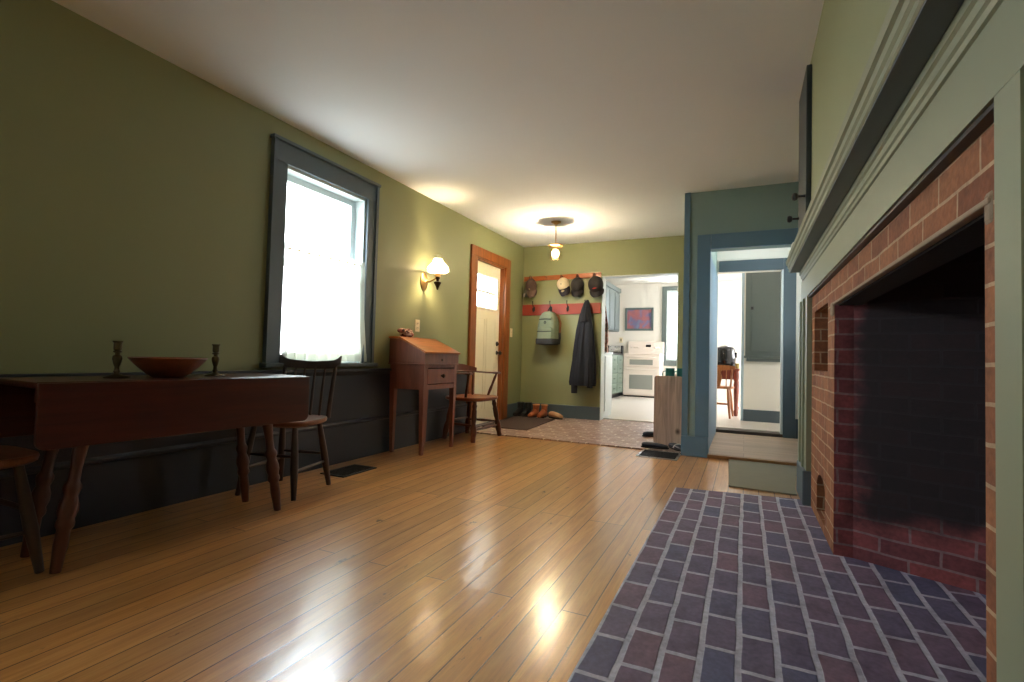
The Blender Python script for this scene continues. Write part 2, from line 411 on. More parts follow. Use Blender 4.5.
        me = bpy.data.meshes.new(name); b.to_mesh(me); b.free()
        me.materials.append(mat)
        o = bpy.data.objects.new(name, me); C.objects.link(o)
        if parent: o.parent = parent
        if loc: o.location = loc
        return o

def tag(o, label, cat, group=None, kind=None):
    o['label'] = label; o['category'] = cat
    if group: o['group'] = group
    if kind: o['kind'] = kind
    return o
def thing(name, label, cat, loc=(0,0,0), rz=0, group=None, kind=None):
    o = bpy.data.objects.new(name, None); C.objects.link(o); o.location = loc; o.rotation_euler = (0,0,rz); o.empty_display_size = .05
    return tag(o, label, cat, group, kind)
def struct(o, label, cat): return tag(o, label, cat, None, 'structure')
def copy_thing(src, loc, rz, label):
    def rec(o, p):
        c = o.copy(); C.objects.link(c)
        if p: c.parent = p
        for ch in [k for k in bpy.data.objects if k.parent == o]: rec(ch, c)
        return c
    r = rec(src, None); r.location = loc; r.rotation_euler = (0,0,rz); r['label'] = label; return r
def se(cx, cy, z, a, b, n=2.5, seg=24):
    out = []
    for i in range(seg):
        t = 2*PI*i/seg; c, s = math.cos(t), math.sin(t)
        out.append((cx+a*math.copysign(abs(c)**(2/n), c), cy+b*math.copysign(abs(s)**(2/n), s), z))
    return out

CEIL = 2.392; WX = -2.83; YB = 6.4; YP = 4.8
FX = .34; BX = .367; UX = .29   # mantel frieze, brick face, upper breast planes

# ================================================================== SETTING
def foyer_z(y): return .012 + max(0, (y-4.9))/1.5*.043

o = MB().box(WX-.2, 1.6, -2.7, 4.86, -.08, 0).obj('floor', M['floor'], smooth=False); struct(o, 'honey coloured oak strip floor running the length of the room', 'floor')
h = MB(); h.prism([(-.412,.2), (-.412,3.535), (.36,3.64), (1.15,3.2), (1.15,.2)], 2, -.02, .005); o = h.obj('hearth', M['hearth'], smooth=False); struct(o, 'grey purple brick hearth paving in front of the fireplace', 'hearth')
b = MB(); b.prism([(4.86,-.06), (6.56,-.06), (6.56,.06), (6.4,.055), (4.86,.012)], 0, WX-.02, -.51); o = b.obj('floor_foyer', M['tile'], smooth=False); struct(o, 'small brown mosaic tile floor with white dots in the entry', 'tiled floor')
o = MB().box(-.51, 1.6, 4.83, 6.43, -.06, .026).obj('floor_hall', M['hallwood'], smooth=False); struct(o, 'worn pale board floor just inside the blue cased opening', 'floor')
o = MB().box(-.292, .75, 4.77, 4.835, .0, .032, .005).obj('trim_1', M['nosing'], smooth=False); struct(o, 'brown wood threshold strip across the daylit slate cased opening', 'threshold')
o = MB().box(-.30, .40, 6.385, 6.56, .0, .062, .006).obj('trim_2', M['dknosing'], smooth=False); struct(o, 'dark wood threshold of the doorway beyond the short hall', 'threshold')
o = MB().box(-3.4, 3.2, 6.55, 11.4, -.06, .07).obj('floor_kitchen', M['kfloor'], smooth=False); struct(o, 'pale kitchen floor beyond the entry', 'floor')
o = MB().box(WX-.2, 1.6, -2.7, YB+.16, CEIL, CEIL+.12).obj('ceiling', M['ceil'], smooth=False); struct(o, 'plain off white ceiling of the long room', 'ceiling')
o = MB().box(-3.4, 3.2, 6.5, 11.4, 2.55, 2.67).obj('ceiling_kitchen', M['white'], smooth=False); struct(o, 'white kitchen ceiling', 'ceiling')

# left wall: visible window, door, and an added, unseen window behind the viewpoint
W1 = (2.375, 3.175, .77, 2.11); W2 = (-1.75, -.55, .77, 2.11); D1 = (5.03, 5.80, -.08, 2.0)
def inh(u, v, *hs): return any(h[0] < u < h[1] and h[2] < v < h[3] for h in hs)
us = [-2.7, W2[0], W2[1], W1[0], W1[1], D1[0], D1[1], YB+.16]; vs = [-.08, .77, 2.0, 2.11, CEIL+.1]
o = MB().sheet(0, WX-.18, WX, us, vs, lambda u, v: inh(u, v, W1, W2, D1)).obj('wall_left', M['green'], smooth=False); struct(o, 'sage green long wall with the window and the entry door', 'wall')
K1 = (-1.70, -.745, -.08, 1.935); K2 = (-.30, .395, -.08, 1.92)
o = MB().sheet(1, YB, YB+.15, [WX, K1[0], K1[1], -.40], [-.08, 1.935, CEIL+.1], lambda u, v: inh(u, v, K1)).obj('wall_back', M['green'], smooth=False); struct(o, 'green end wall of the entry with the wide kitchen opening', 'wall')
o = MB().sheet(1, YB, YB+.15, [-.399, K2[0], K2[1], 1.6], [-.08, 1.92, CEIL+.1], lambda u, v: inh(u, v, K2)).obj('wall_hall', M['white'], smooth=False); struct(o, 'white hall end wall around the inner doorway', 'wall')
o = MB().sheet(1, YP, YP+.12, [-.51, -.29, .60, 1.6], [-.08, 1.862, CEIL+.1], lambda u, v: inh(u, v, (-.29, .60, -.1, 1.862))).obj('wall_partition', M['dkgreen'], smooth=False); struct(o, 'dark green wall with the blue cased opening beside the fireplace', 'wall')
o = MB().box(-.51, -.31, YP+.121, YB-.001, -.02, CEIL+.05).obj('wall_foyer', M['dkgreen'], smooth=False); struct(o, 'short dark wall between the entry and the small hall', 'wall')
o = MB().sheet(0, .75, .85, [YP+.121, 5.25, 6.05, YB-.001], [-.02, 1.1, 2.1, CEIL+.05], lambda u, v: inh(u, v, (5.25, 6.05, 1.1, 2.1))).obj('wall_closet', M['white'], smooth=False); struct(o, 'white right side of the short hall', 'wall')
o = MB().box(WX-.2, 1.6, -2.85, -2.7, -.08, CEIL+.1).obj('wall_rear', M['green'], smooth=False); struct(o, 'green end wall behind the viewpoint', 'wall')
o = MB().box(UX, 1.6, -2.7, 3.20, 1.536, CEIL+.05).obj('wall_chimney', M['green'], smooth=False); struct(o, 'sage green chimney breast above the mantel shelf', 'wall')
r = MB(); r.box(.5, 1.6, 3.20, YP-.001, 1.45, CEIL+.05); r.box(.5, 1.6, 3.86, YP-.001, -.05, 1.46); r.box(.42, 1.6, -2.7, .89, -.05, 1.53); r.box(1.3, 1.6, .88, 3.87, -.05, 1.53)
o = r.obj('wall_right', M['green'], smooth=False); struct(o, 'green side wall around the chimney breast', 'wall')
# kitchen shell
o = MB().sheet(1, 11.3, 11.4, [-3.4, -1.545, -1.02, 3.2], [-.06, .86, 2.38, 2.6], lambda u, v: inh(u, v, (-1.545, -1.02, .86, 2.38))).obj('wall_kitchen_back', M['white'], smooth=False); struct(o, 'cream kitchen wall behind the white range', 'wall')
o = MB().box(-3.1, -2.97, 6.575, 11.299, -.06, 2.6).obj('wall_kitchen_left', M['white'], smooth=False); struct(o, 'cream left kitchen wall', 'wall')
o = MB().sheet(0, 3.2, 3.3, [6.55, 8.2, 10.2, 11.4], [-.06, .9, 2.2, 2.6], lambda u, v: inh(u, v, (8.2, 10.2, .9, 2.2))).obj('wall_kitchen_right', M['white'], smooth=False); struct(o, 'cream right kitchen wall', 'wall')
k = MB(); k.box(-3.4, WX, 6.50, 6.56, -.06, 2.6); k.box(1.6, 3.2, 6.50, 6.56, -.06, 2.6); k.box(-3.4, 3.2, 6.555, 6.57, CEIL+.05, 2.6)
o = k.obj('wall_kitchen_front', M['white'], smooth=False); struct(o, 'cream kitchen wall beside the openings', 'wall')
o = MB().box(-.012, 1.6, 7.46, 7.58, .07, 2.548).obj('wall_kitchen_stub', M['white'], smooth=False); struct(o, 'short cream kitchen wall carrying the grey cupboard', 'wall')
o = MB().box(-.012, 1.6, 7.44, 7.459, .07, .225, .004).obj('baseboard_kitchen', M['trim'], smooth=False); struct(o, 'slate baseboard under the short cream kitchen wall', 'baseboard')
o = MB().box(-.045, -.0125, 7.47, 7.57, .07, 2.5, .003).obj('trim_3', M['paleblue'], smooth=False); struct(o, 'pale blue corner board at the end of the short kitchen wall', 'trim')

# jamb facing of the kitchen opening
j = MB(); j.box(-1.7, -1.69, YB-.004, YB+.155, .05, 1.93); j.box(-.755, -.745, YB-.004, YB+.155, .05, 1.93); j.box(-1.69, -.755, YB-.002, YB+.155, 1.925, 1.935)
o = j.obj('trim_4', M['jamb'], smooth=False); struct(o, 'pale lining of the kitchen opening', 'trim')

w = thing('added_window_5', 'added side window lighting the short hall', 'window', (.75, 0, 0), kind='structure')  # unseen window, added so that light reaches the hall end wall
r = MB(); r.box(.02, .07, 5.25, 5.30, 1.1, 2.1); r.box(.02, .07, 6.0, 6.05, 1.1, 2.1); r.box(.02, .07, 5.30, 6.0, 1.1, 1.15); r.box(.02, .07, 5.30, 6.0, 2.05, 2.1); r.obj('sash', M['sash'], w, False)
MB().box(.042, .048, 5.30, 6.0, 1.15, 2.05).obj('pane', M['glass'], w, False)
# wainscot, rail and baseboard on the left wall
t_ = thing('trim_5', 'shaded slate wainscot with rail below the window', 'wainscot', (WX,0,0), kind='structure')
MB().box(0, .014, -2.7, 4.88, .29, .70).obj('wainscot_panel', M['navy'], t_, False)  # navy is the slate trim colour darkened for the shade
r = MB(); r.box(0, .05, -2.7, 4.88, .70, .722, .005); r.prism([(0,.672), (.014,.672), (.036,.70), (0,.70)], 1, -2.7, 4.88); r.obj('cap_rail', M['navy'], t_, False)
r = MB(); r.prism([(0,0), (.022,0), (.022,.285), (.034,.292), (.034,.304), (.016,.318), (0,.318)], 1, -2.7, 4.88); r.obj('baseboard', M['navy'], t_, False)
o = MB().box(WX, WX+.02, 5.935, YB-.02, .03, .225, .004).obj('baseboard_left', M['trim'], smooth=False); struct(o, 'slate baseboard right of the entry door', 'baseboard')
o = MB().box(WX, -1.695, YB-.02, YB, .03, .225, .004).obj('baseboard_back', M['trim'], smooth=False); struct(o, 'slate baseboard under the coat rails', 'baseboard')
t_ = thing('baseboard_partition', 'daylit slate baseboard block beside the cased opening', 'baseboard', (0,YP,0), kind='structure')
MB().box(-.515, -.292, -.03, 0, 0, .178, .005).obj('base_board', M['trim_daylit'], t_, False)
MB().box(-.514, -.462, -.016, 0, .178, CEIL).obj('corner_board', M['trim_daylit'], t_, False)

# cased opening, its trim colour tinted by daylight
t_ = thing('trim_6', 'daylit slate casing of the opening beside the fireplace', 'door casing', (0,YP,0), kind='structure')
MB().box(-.398, -.285, -.024, 0, .178, 1.994, .004).obj('casing', M['trim_daylit'], t_, False)
MB().box(.60, .72, -.024, 0, 0, 1.994, .004).obj('casing', M['trim_daylit'], t_, False)
MB().box(-.284, .599, -.024, 0, 1.86, 1.994, .004).obj('casing', M['trim_daylit'], t_, False)
r = MB(); r.box(-.309, -.298, -.02, 1.59, .004, 1.86); r.box(-.2985, -.288, -.02, .12, .004, 1.86); r.obj('jamb', M['trim_daylit'], t_, False)
t_ = thing('trim_7', 'slate casing of the inner doorway at the hall end', 'door casing', (0,YB,0), kind='structure')
MB().box(.392, .515, -.022, 0, .005, 2.045, .004).obj('casing', M['trim'], t_, False)
MB().box(-.287, .391, -.022, 0, 1.915, 2.045, .004).obj('casing', M['trim'], t_, False)
MB().box(.372, .394, -.012, .155, .06, 1.915).obj('jamb', M['jamb'], t_, False)
o = MB().box(.516, .75, YB-.018, YB, .004, .24, .004).obj('baseboard_hall', M['trim'], smooth=False); struct(o, 'slate baseboard at the hall end', 'baseboard')

# ---------------------------------------------------------------- windows and entry door
def dh_window(name, label, y0, y1, z0, z1, cas=.118):
    w = thing(name, label, 'window', (WX, 0, 0), kind='structure')
    r = MB(); r.box(0, .026, y0-cas, y0, z0, z1, .003); r.box(.026, .036, y0-cas, y0-cas+.03, z0, z1+cas+.02); r.obj('casing', M['trim'], w, False)
    r = MB(); r.box(0, .026, y1, y1+cas, z0, z1, .003); r.box(.026, .036, y1+cas-.03, y1+cas, z0, z1+cas+.02); r.obj('casing', M['trim'], w, False)
    r = MB(); r.box(0, .026, y0-cas, y1+cas, z1, z1+cas+.02, .003); r.box(0, .045, y0-cas-.01, y1+cas+.01, z1+cas+.015, z1+cas+.038, .004); r.obj('head_casing', M['trim'], w, False)
    MB().box(-.12, .065, y0-cas-.02, y1+cas+.02, z0-.03, z0, .006).obj('sill', M['trim'], w, False)
    r = MB(); r.box(-.17, -.002, y0, y0+.018, z0, z1); r.box(-.17, -.002, y1-.018, y1, z0, z1); r.box(-.17, -.002, y0+.018, y1-.018, z1-.018, z1); r.obj('frame', M['sash'], w, False)
    zm = (z0+z1)/2+.03
    for nm, xa, za, zb in (('upper_sash', -.13, zm-.02, z1-.018), ('lower_sash', -.09, z0+.002, zm+.02)):
        f = MB(); f.box(xa, xa+.035, y0+.018, y0+.065, za, zb); f.box(xa, xa+.035, y1-.065, y1-.018, za, zb); f.box(xa, xa+.035, y0+.065, y1-.065, zb-.045, zb); f.box(xa, xa+.035, y0+.065, y1-.065, za, za+.045)
        fo = f.obj(nm, M['sash'], w, False)
        MB().box(xa+.014, xa+.019, y0+.065, y1-.065, za+.045, zb-.045).obj('pane', M['glass'], fo, False)
    return w
dh_window('window_1', 'tall double hung window in slate casing on the left wall', *W1)
dh_window('added_window_2', 'double hung window added behind the viewpoint', *W2)  # out of view, added to bring daylight in from behind
# kitchen window
w = thing('window_3', 'bright kitchen window right of the range', 'window', (0, 11.3, 0), kind='structure')
r = MB(); r.box(-1.65, -1.545, -.03, 0, .76, 2.47, .004); r.box(-1.02, -.92, -.03, 0, .76, 2.47, .004); r.box(-1.545, -1.02, -.03, 0, 2.38, 2.47, .004); r.box(-1.66, -.91, -.05, 0, .74, .86, .004); r.obj('casing', M['kcab'], w, False)
r = MB(); r.box(-1.545, -1.51, .02, .06, .86, 2.38); r.box(-1.055, -1.02, .02, .06, .86, 2.38); r.box(-1.51, -1.055, .02, .06, 2.34, 2.38); r.box(-1.51, -1.055, .02, .06, .86, .90); r.obj('sash', M['sash'], w, False)
MB().box(-1.51, -1.055, .036, .042, .90, 2.34).obj('pane', M['glass'], w, False)
w = thing('added_window_4', 'added side window lighting the kitchen', 'window', (3.2, 0, 0), kind='structure')  # out of view, added as a source for the kitchen brightness
r = MB(); r.box(0, .05, 8.2, 8.26, .9, 2.2); r.box(0, .05, 10.14, 10.2, .9, 2.2); r.box(0, .05, 8.26, 10.14, .9, .96); r.box(0, .05, 8.26, 10.14, 2.14, 2.2); r.obj('sash', M['sash'], w, False)
MB().box(.02, .026, 8.26, 10.14, .96, 2.14).obj('pane', M['glass'], w, False)

d = thing('door_1', 'cream entry door with six small panes in stained wood casing', 'door', (WX, 0, 0), kind='structure')
r = MB(); r.box(0, .028, 4.90, 5.035, 0, 2.0, .004); r.obj('casing', M['casewood'], d, False)
r = MB(); r.box(0, .028, 5.795, 5.93, .0, 2.0, .004); r.obj('casing', M['casewood'], d, False)
r = MB(); r.box(0, .028, 4.90, 5.93, 2.0, 2.115, .004); r.obj('head_casing', M['casewood'], d, False)
r = MB(); r.box(-.16, -.001, 5.03, 5.045, 0, 2.0); r.box(-.16, -.001, 5.785, 5.8, 0, 2.0); r.box(-.16, -.001, 5.045, 5.785, 1.985, 2.0); r.obj('jamb', M['casewood'], d, False)
MB().box(-.16, .03, 5.035, 5.795, .0, .03, .004).obj('threshold', M['dknosing'], d, False)
gy0, gy1, gz0, gz1 = 5.15, 5.68, 1.44, 1.83
leaf = MB(); leaf.sheet(0, -.095, -.055, [5.047, gy0, gy1, 5.783], [.035, gz0, gz1, 1.983], lambda u, v: inh(u, v, (gy0, gy1, gz0, gz1)))
for ya, yb in ((5.15, 5.39), (5.44, 5.68)):
    leaf.box(-.056, -.051, ya, yb, .2, .212); leaf.box(-.056, -.051, ya, yb, 1.30, 1.312); leaf.box(-.056, -.051, ya, ya+.012, .212, 1.30); leaf.box(-.056, -.051, yb-.012, yb, .212, 1.30)
lf = leaf.obj('door_leaf', M['doorwhite'], d, False)
r = MB(); r.box(-.05, -.04, gy0-.025, gy0, gz0-.025, gz1+.025); r.box(-.05, -.04, gy1, gy1+.025, gz0-.025, gz1+.025); r.box(-.055, -.04, gy0, gy1, gz1, gz1+.025); r.box(-.055, -.04, gy0, gy1, gz0-.025, gz0)
for i in (1, 2): r.box(-.07, -.06, gy0+(gy1-gy0)*i/3-.011, gy0+(gy1-gy0)*i/3+.011, gz0, gz1)
r.box(-.071, -.0595, gy0, gy1, (gz0+gz1)/2-.012, (gz0+gz1)/2+.012); r.obj('glazing_bars', M['doorwhite'], lf, False)
MB().box(-.078, -.072, gy0, gy1, gz0, gz1).obj('pane', M['glass'], lf, False)
rx90 = Matrix.Rotation(PI/2, 4, 'Y')
def lathe_x(mb, prof, c, seg=16): return mb.lathe(prof, (0,0,0), seg, True, Matrix.Translation(c) @ rx90)
k = MB(); lathe_x(k, [(.027,0), (.027,.006), (.012,.012), (.011,.03), (.026,.04), (.03,.052), (.02,.064), (.004,.066)], (-.055, 5.735, .895)); k.obj('door_knob', M['black'], lf)
k = MB(); lathe_x(k, [(.03,0), (.03,.008), (.022,.014), (.004,.016)], (-.055, 5.735, 1.01)); k.box(-.045, -.028, 5.73, 5.74, .993, 1.027, .002); k.obj('deadbolt', M['black'], lf)

# ================================================================== FIREPLACE
fp = thing('fireplace', 'large old brick fireplace under a slate and olive mantel', 'fireplace', (0,0,0))
# frieze board and pilasters
fz = MB(); fz.box(FX, BX+.02, -2.0, 3.86, 1.265, 1.40); fz.obj('frieze_board', M['frieze'], fp, False)
p = MB(); p.box(FX, BX+.02, 3.50, 3.86, .21, 1.264); p.box(FX-.012, FX, 3.62, 3.66, .21, 1.264, .004); p.box(FX-.012, FX, 3.80, 3.86, .21, 1.264, .004)
pl = p.obj('pilaster', M['frieze'], fp, False)
MB().box(FX-.018, BX+.02, 3.495, 3.868, 0.004, .21, .006).obj('plinth', M['trim'], pl, False)
p = MB(); p.box(FX, BX+.06, .905, .985, .006, 1.264); pl = p.obj('pilaster', M['frieze'], fp, False)
# bed mould + shelf (profile in x,z swept along y)
mm = MB()
mm.prism([(FX,1.392), (.334,1.394), (.331,1.404), (.326,1.408), (.324,1.424), (.318,1.428), (.318,1.4475), (FX,1.4475)], 1, -2.0, 3.74)
mm.obj('bed_mould', M['frieze'], fp, False)
prof = [(.60,1.4535), (.262,1.4535), (.258,1.458), (.258,1.474), (.252,1.480), (.250,1.496), (.242,1.500), (.240,1.524), (.243,1.532), (.60,1.532)]
MB().box(.263, .60, -2.0, 3.735, 1.448, 1.453).obj('shelf_soffit_shade', M['trim'], fp, False)  # darker board paints the shade on the underside of the shelf
mm = MB(); mm.prism(prof, 1, -2.0, 3.75); mm.obj('mantel_shelf', M['frieze'], fp, False)
MB().box(FX+.006, BX+.03, .986, 3.499, 1.2555, 1.2648).obj('soffit_shade_strip', M['black'], fp, False)  # black strip painting the shade band below the frieze
# brick face with fire opening, wall oven hole and ash hole
OY0, OY1, OZ = 1.10, 2.665, 1.135
ov = (2.86, 3.38, .815, 1.155); ash = (2.93, 3.24, .05, .27)
bf = MB(); bf.sheet(0, BX, BX+.10, [.95, OY0, OY1, 2.78, ov[0], ash[0], ash[1], ov[1], 3.498], [0.004, ash[2], ash[3], ov[2], OZ, ov[3], 1.255],
    lambda u, v: inh(u, v, (OY0, OY1, -1, OZ), ov, ash))
# arched head of the ash hole
n = 8; yc, rr = (ash[0]+ash[1])/2, (ash[1]-ash[0])/2
for s in (-1, 1):
    poly = [(yc+s*rr, ash[3]+.001), (yc+s*rr, ash[3]-.085)]+[(yc+s*rr*math.cos(a*PI/2/n), ash[3]-.085+.084*math.sin(a*PI/2/n)) for a in range(1, n+1)]
    bf.prism(poly, 0, BX+.001, BX+.10)
bf.obj('brick_face', M['brick'], fp, False)
r = MB(); r.box(BX+.02, BX+.42, ov[0]-.05, ov[0]-.001, ov[2]-.05, ov[3]+.05); r.box(BX+.02, BX+.42, ov[1]+.001, ov[1]+.05, ov[2]-.05, ov[3]+.05); r.box(BX+.101, BX+.42, ov[0]-.05, ov[1]+.05, ov[3]+.001, ov[3]+.05); r.box(BX+.101, BX+.42, ov[0]-.05, ov[1]+.05, ov[2]-.05, ov[2]); r.box(BX+.38, BX+.42, ov[0]-.05, ov[1]+.05, ov[2], ov[3])
r.obj('oven_recess', M['oven_in'], fp, False)
r = MB(); r.box(BX+.101, BX+.40, ash[0]-.04, ash[0], ash[2]-.03, ash[3]+.04); r.box(BX+.101, BX+.40, ash[1], ash[1]+.04, ash[2]-.03, ash[3]+.04); r.box(BX+.101, BX+.40, ash[0]-.04, ash[1]+.04, ash[3], ash[3]+.04); r.box(BX+.101, BX+.40, ash[0]-.04, ash[1]+.04, ash[2]-.04, ash[2]-.002); r.box(BX+.36, BX+.40, ash[0], ash[1], ash[2], ash[3])
r.obj('ash_recess', M['oven_in'], fp, False)
# fire chamber, splayed sides
fb = MB()
fb.prism([(BX+.001,OY1), (BX+.001,OY1+.055), (.46,OY1+.075), (1.05,2.50), (1.05,2.40), (1.0,2.40), (.44,OY1-.005)], 2, .004, 1.5)
fb.prism([(BX+.101,OY0), (BX+.101,OY0-.1), (1.05,1.35), (1.05,1.45), (1.0,1.45)], 2, .004, 1.5)
fb.box(1.0, 1.06, 1.44, 2.41, .004, 1.5)
fb.obj('fire_chamber', M['fbrick'], fp, False)
r = MB(); r.box(BX+.101, 1.06, OY0-.1, OY1+.2, 1.47, 1.53); r.obj('throat', M['sootblack'], fp, False)
r = MB(); r.box(BX-.006, BX+.014, OY0-.03, OY1+.05, OZ-.011, OZ, .003); lo = r.obj('lintel', M['lintel'], fp, False)
MB().box(BX+.0145, BX+.10, OY0+.001, OY1-.001, OZ-.016, OZ-.001).obj('lintel_bar', M['sootblack'], fp, False)
MB().box(BX-.008, BX+.03, OY1+.005, OY1+.075, OZ-.06, OZ+.004, .008).obj('corbel_stone', M['stone'], lo, False)
MB().box(BX-.003, BX+.03, OY0-.035, OY0+.0, OZ-.045, OZ+.012, .008).obj('corbel_stone', M['stone'], lo, False)

# built-in cupboard above the mantel
cb = thing('wall_cupboard', 'dark cupboard doors high on the chimney breast above the mantel', 'cupboard', (UX, 2.8, 0))
MB().box(-.024, 0, .03, .42, 1.54, 2.345, .004).obj('door', M['cupb'], cb, False)
MB().box(.0, .2, .401, .44, 1.54, 2.35).obj('side_panel', M['cupb'], cb, False)
for y_, z_ in ((.05, 1.69), (.37, 1.66)):
    k = MB(); lathe_x(k, [(.008,0), (.006,-.012), (.006,-.03), (.016,-.036), (.02,-.046), (.016,-.056), (.004,-.06)], (-.024, y_, z_)); k.obj('knob', M['black'], cb)
for i, (y_, z_, lb) in enumerate(((3.42, 1.535, 'small white rounded ornament on the mantel end, the one nearer the cupboard knobs'), (3.62, 1.535, 'small white rounded ornament at the very end of the mantel shelf'))):
    k = MB(); k.lathe([(.012,0), (.016,.004), (.022,.02), (.02,.036), (.01,.048), (.006,.05)], (.268, y_, z_), 14); o = k.obj('mantel_ornament', M['ornament']); tag(o, lb, 'ornament', 'white ornaments on the mantel')

# ================================================================== FURNITURE
# ---- drop-leaf table
def leg_turn(L): return [(0,.030), (.1,.031), (.3,.027), (.45,.019), (.52,.02), (.54,.028), (.56,.03), (.58,.026), (.60,.022), (.64,.031), (.68,.033), (.72,.026), (.74,.03), (.76,.03), (.78,.022), (.86,.024), (.93,.02), (.97,.019), (1,.017)]
tb = thing('drop_leaf_table', 'long cherry coloured drop leaf table against the left wall', 'table', (-2.43, 1.48, 0), math.radians(-4.5))
tw, tl, tz = .205, .565, .716
MB().box(-tw, tw, -tl, tl, tz-.024, tz, .006).obj('tabletop', M['table'], tb, False)
for s in (1, -1):
    x0, x1 = (tw+.002, tw+.024) if s > 0 else (-tw-.024, -tw-.002)
    c = .03; y0, y1, z0, z1 = -tl, tl, .475, tz-.003
    poly = [(y0, z1), (y0, z0+c)]+[(y0+c-c*math.cos(a*PI/12), z0+c-c*math.sin(a*PI/12)) for a in range(1, 7)]+[(y1-c+c*math.sin(a*PI/12), z0+c-c*math.cos(a*PI/12)) for a in range(0, 7)]+[(y1, z1)]
    MB().prism(poly, 0, x0, x1, .003).obj('drop_leaf', M['table'], tb, False)
a = MB(); a.box(-.13, .13, -.465, -.445, tz-.10, tz-.024); a.box(-.13, .13, .445, .465, tz-.10, tz-.024); a.box(-.16, -.145, -.44, .44, tz-.13, tz-.024); a.box(.145, .16, -.44, .44, tz-.13, tz-.024); a.obj('apron', M['table'], tb, False)
for sx, sy in ((1,1), (1,-1), (-1,1), (-1,-1)):
    l = MB()
    l.turned((sx*.112, sy*.365, tz-.03), (sx*.14, sy*.462, 0), leg_turn(1)); l.obj('leg', M['tableleg'], tb)
# ---- things on the table
def candlestick(loc, label):
    c = thing('candlestick', label, 'candlestick', loc, 0, 'pair of candlesticks')
    MB().lathe([(.001,0), (.045,0), (.047,.004), (.04,.008), (.022,.012), (.012,.018), (.001,.019)], seg=20).obj('base', M['candle'], c)
    MB().lathe([(.011,.015), (.009,.022), (.013,.028), (.009,.034), (.008,.046), (.013,.06), (.018,.082), (.016,.094), (.009,.1), (.009,.106), (.016,.11), (.016,.114), (.009,.118)], seg=16).obj('stem', M['candle'], c)
    MB().lathe([(.010,.116), (.015,.122), (.015,.15), (.019,.154), (.019,.158), (.012,.158), (.012,.14), (.001,.14)], seg=16).obj('candle_cup', M['candle'], c)
candlestick((-2.43, 1.23, tz), 'tarnished candlestick on the table, left of the wooden bowl')
candlestick((-2.40, 1.648, tz), 'tarnished candlestick on the table between the wooden bowl and the window chair')
bw = MB(); bw.lathe([(.001,0), (.060,0), (.080,.012), (.116,.045), (.143,.074), (.154,.088), (.150,.090), (.137,.077), (.110,.05), (.08,.022), (.04,.016), (.001,.016)], seg=40)
o = bw.obj('wooden_bowl', M['bowl'], loc=(-2.40, 1.425, tz)); tag(o, 'wide shallow turned wooden bowl on the drop leaf table', 'bowl')

# ---- windsor side chair
def side_chair(loc, rz, label):
    c = thing('side_chair', label, 'chair', loc, rz, 'plain wooden side chairs at the table')
    zs = .44
    s = MB(); rings = []
    for z, k in ((zs-.034,.90), (zs-.024,.98), (zs-.008,1.0), (zs,.985), (zs+.001,.9)):
        rings.append([(x*(1+.06*(-y/.2)), y, zz) for x, y, zz in se(0, 0, z, .205*k, .20*k, 3.4, 32)])
    s.loft(rings); s.obj('seat', M['chairseat'], c)
    lp = [(0,.015), (.15,.017), (.4,.021), (.6,.022), (.75,.019), (.9,.016), (1,.014)]
    tops = {(1,-1): (.135,-.125), (-1,-1): (-.135,-.125), (1,1): (.13,.125), (-1,1): (-.13,.125)}
    bots = {(1,-1): (.185,-.185), (-1,-1): (-.185,-.185), (1,1): (.175,.185), (-1,1): (-.175,.185)}
    P = lambda k, t: tuple(tops[k][i]*(1-t)+bots[k][i]*t for i in (0,1))+((zs-.03)*(1-t),)
    for k in tops: MB().turned(P(k,0), P(k,1), lp).obj('leg', M['chairdk'], c)
    st = [(0,.007), (.3,.010), (.5,.011), (.7,.010), (1,.007)]
    for a, b, t in (((1,-1),(1,1),.62), ((-1,-1),(-1,1),.62), ((1,-1),(-1,-1),.42), ((1,1),(-1,1),.5)): MB().turned(P(a,t), P(b,t), st, 8).obj('stretcher', M['chairdk'], c)
    top = lambda x: (x*1.12, .175+.075, .80)
    for sx in (-1, 1):
        MB().tube([(sx*.165, .165, zs-.01), (sx*.172, .175, zs+.12), (sx*.18, .188, zs+.24), (sx*.188, .208, zs+.355)], [.015,.014,.013,.010], 10).obj('back_post', M['chairdk'], c)
    for x in (-.10, -.035, .035, .10):
        MB().tube([(x, .168, zs-.005), (x*1.04, .182, zs+.15), (x*1.08, .204, zs+.315)], [.008,.009,.006], 8).obj('spindle', M['chairdk'], c)
    cr = MB(); rings = []
    for i in range(17):
        u = -1+i/8; x = u*.222; ybow = .212-.02*(u*u); au = abs(u)
        zt = .797-.006*math.cos(u*PI)-.004 if au < .8 else .797+.03*(au-.8)/.2
        zb = .738+.010*u*u if au < .85 else .746+.03*(au-.85)/.15
        th = .010
        rings.append([(x, ybow-th, zb), (x, ybow+th, zb), (x, ybow+th*.8+.012, zt), (x, ybow-th*.8+.012, zt)])
    cr.loft(rings); cr.obj('crest_rail', M['chairdk'], c)
    return c
ch = side_chair((-2.54, 2.23, 0), math.radians(13), 'dark wooden spindle back chair at the far table end under the window')
copy_thing(ch, (-2.565, .80, 0), math.radians(180), 'dark wooden chair at the near table end, only seat corner and leg in view')

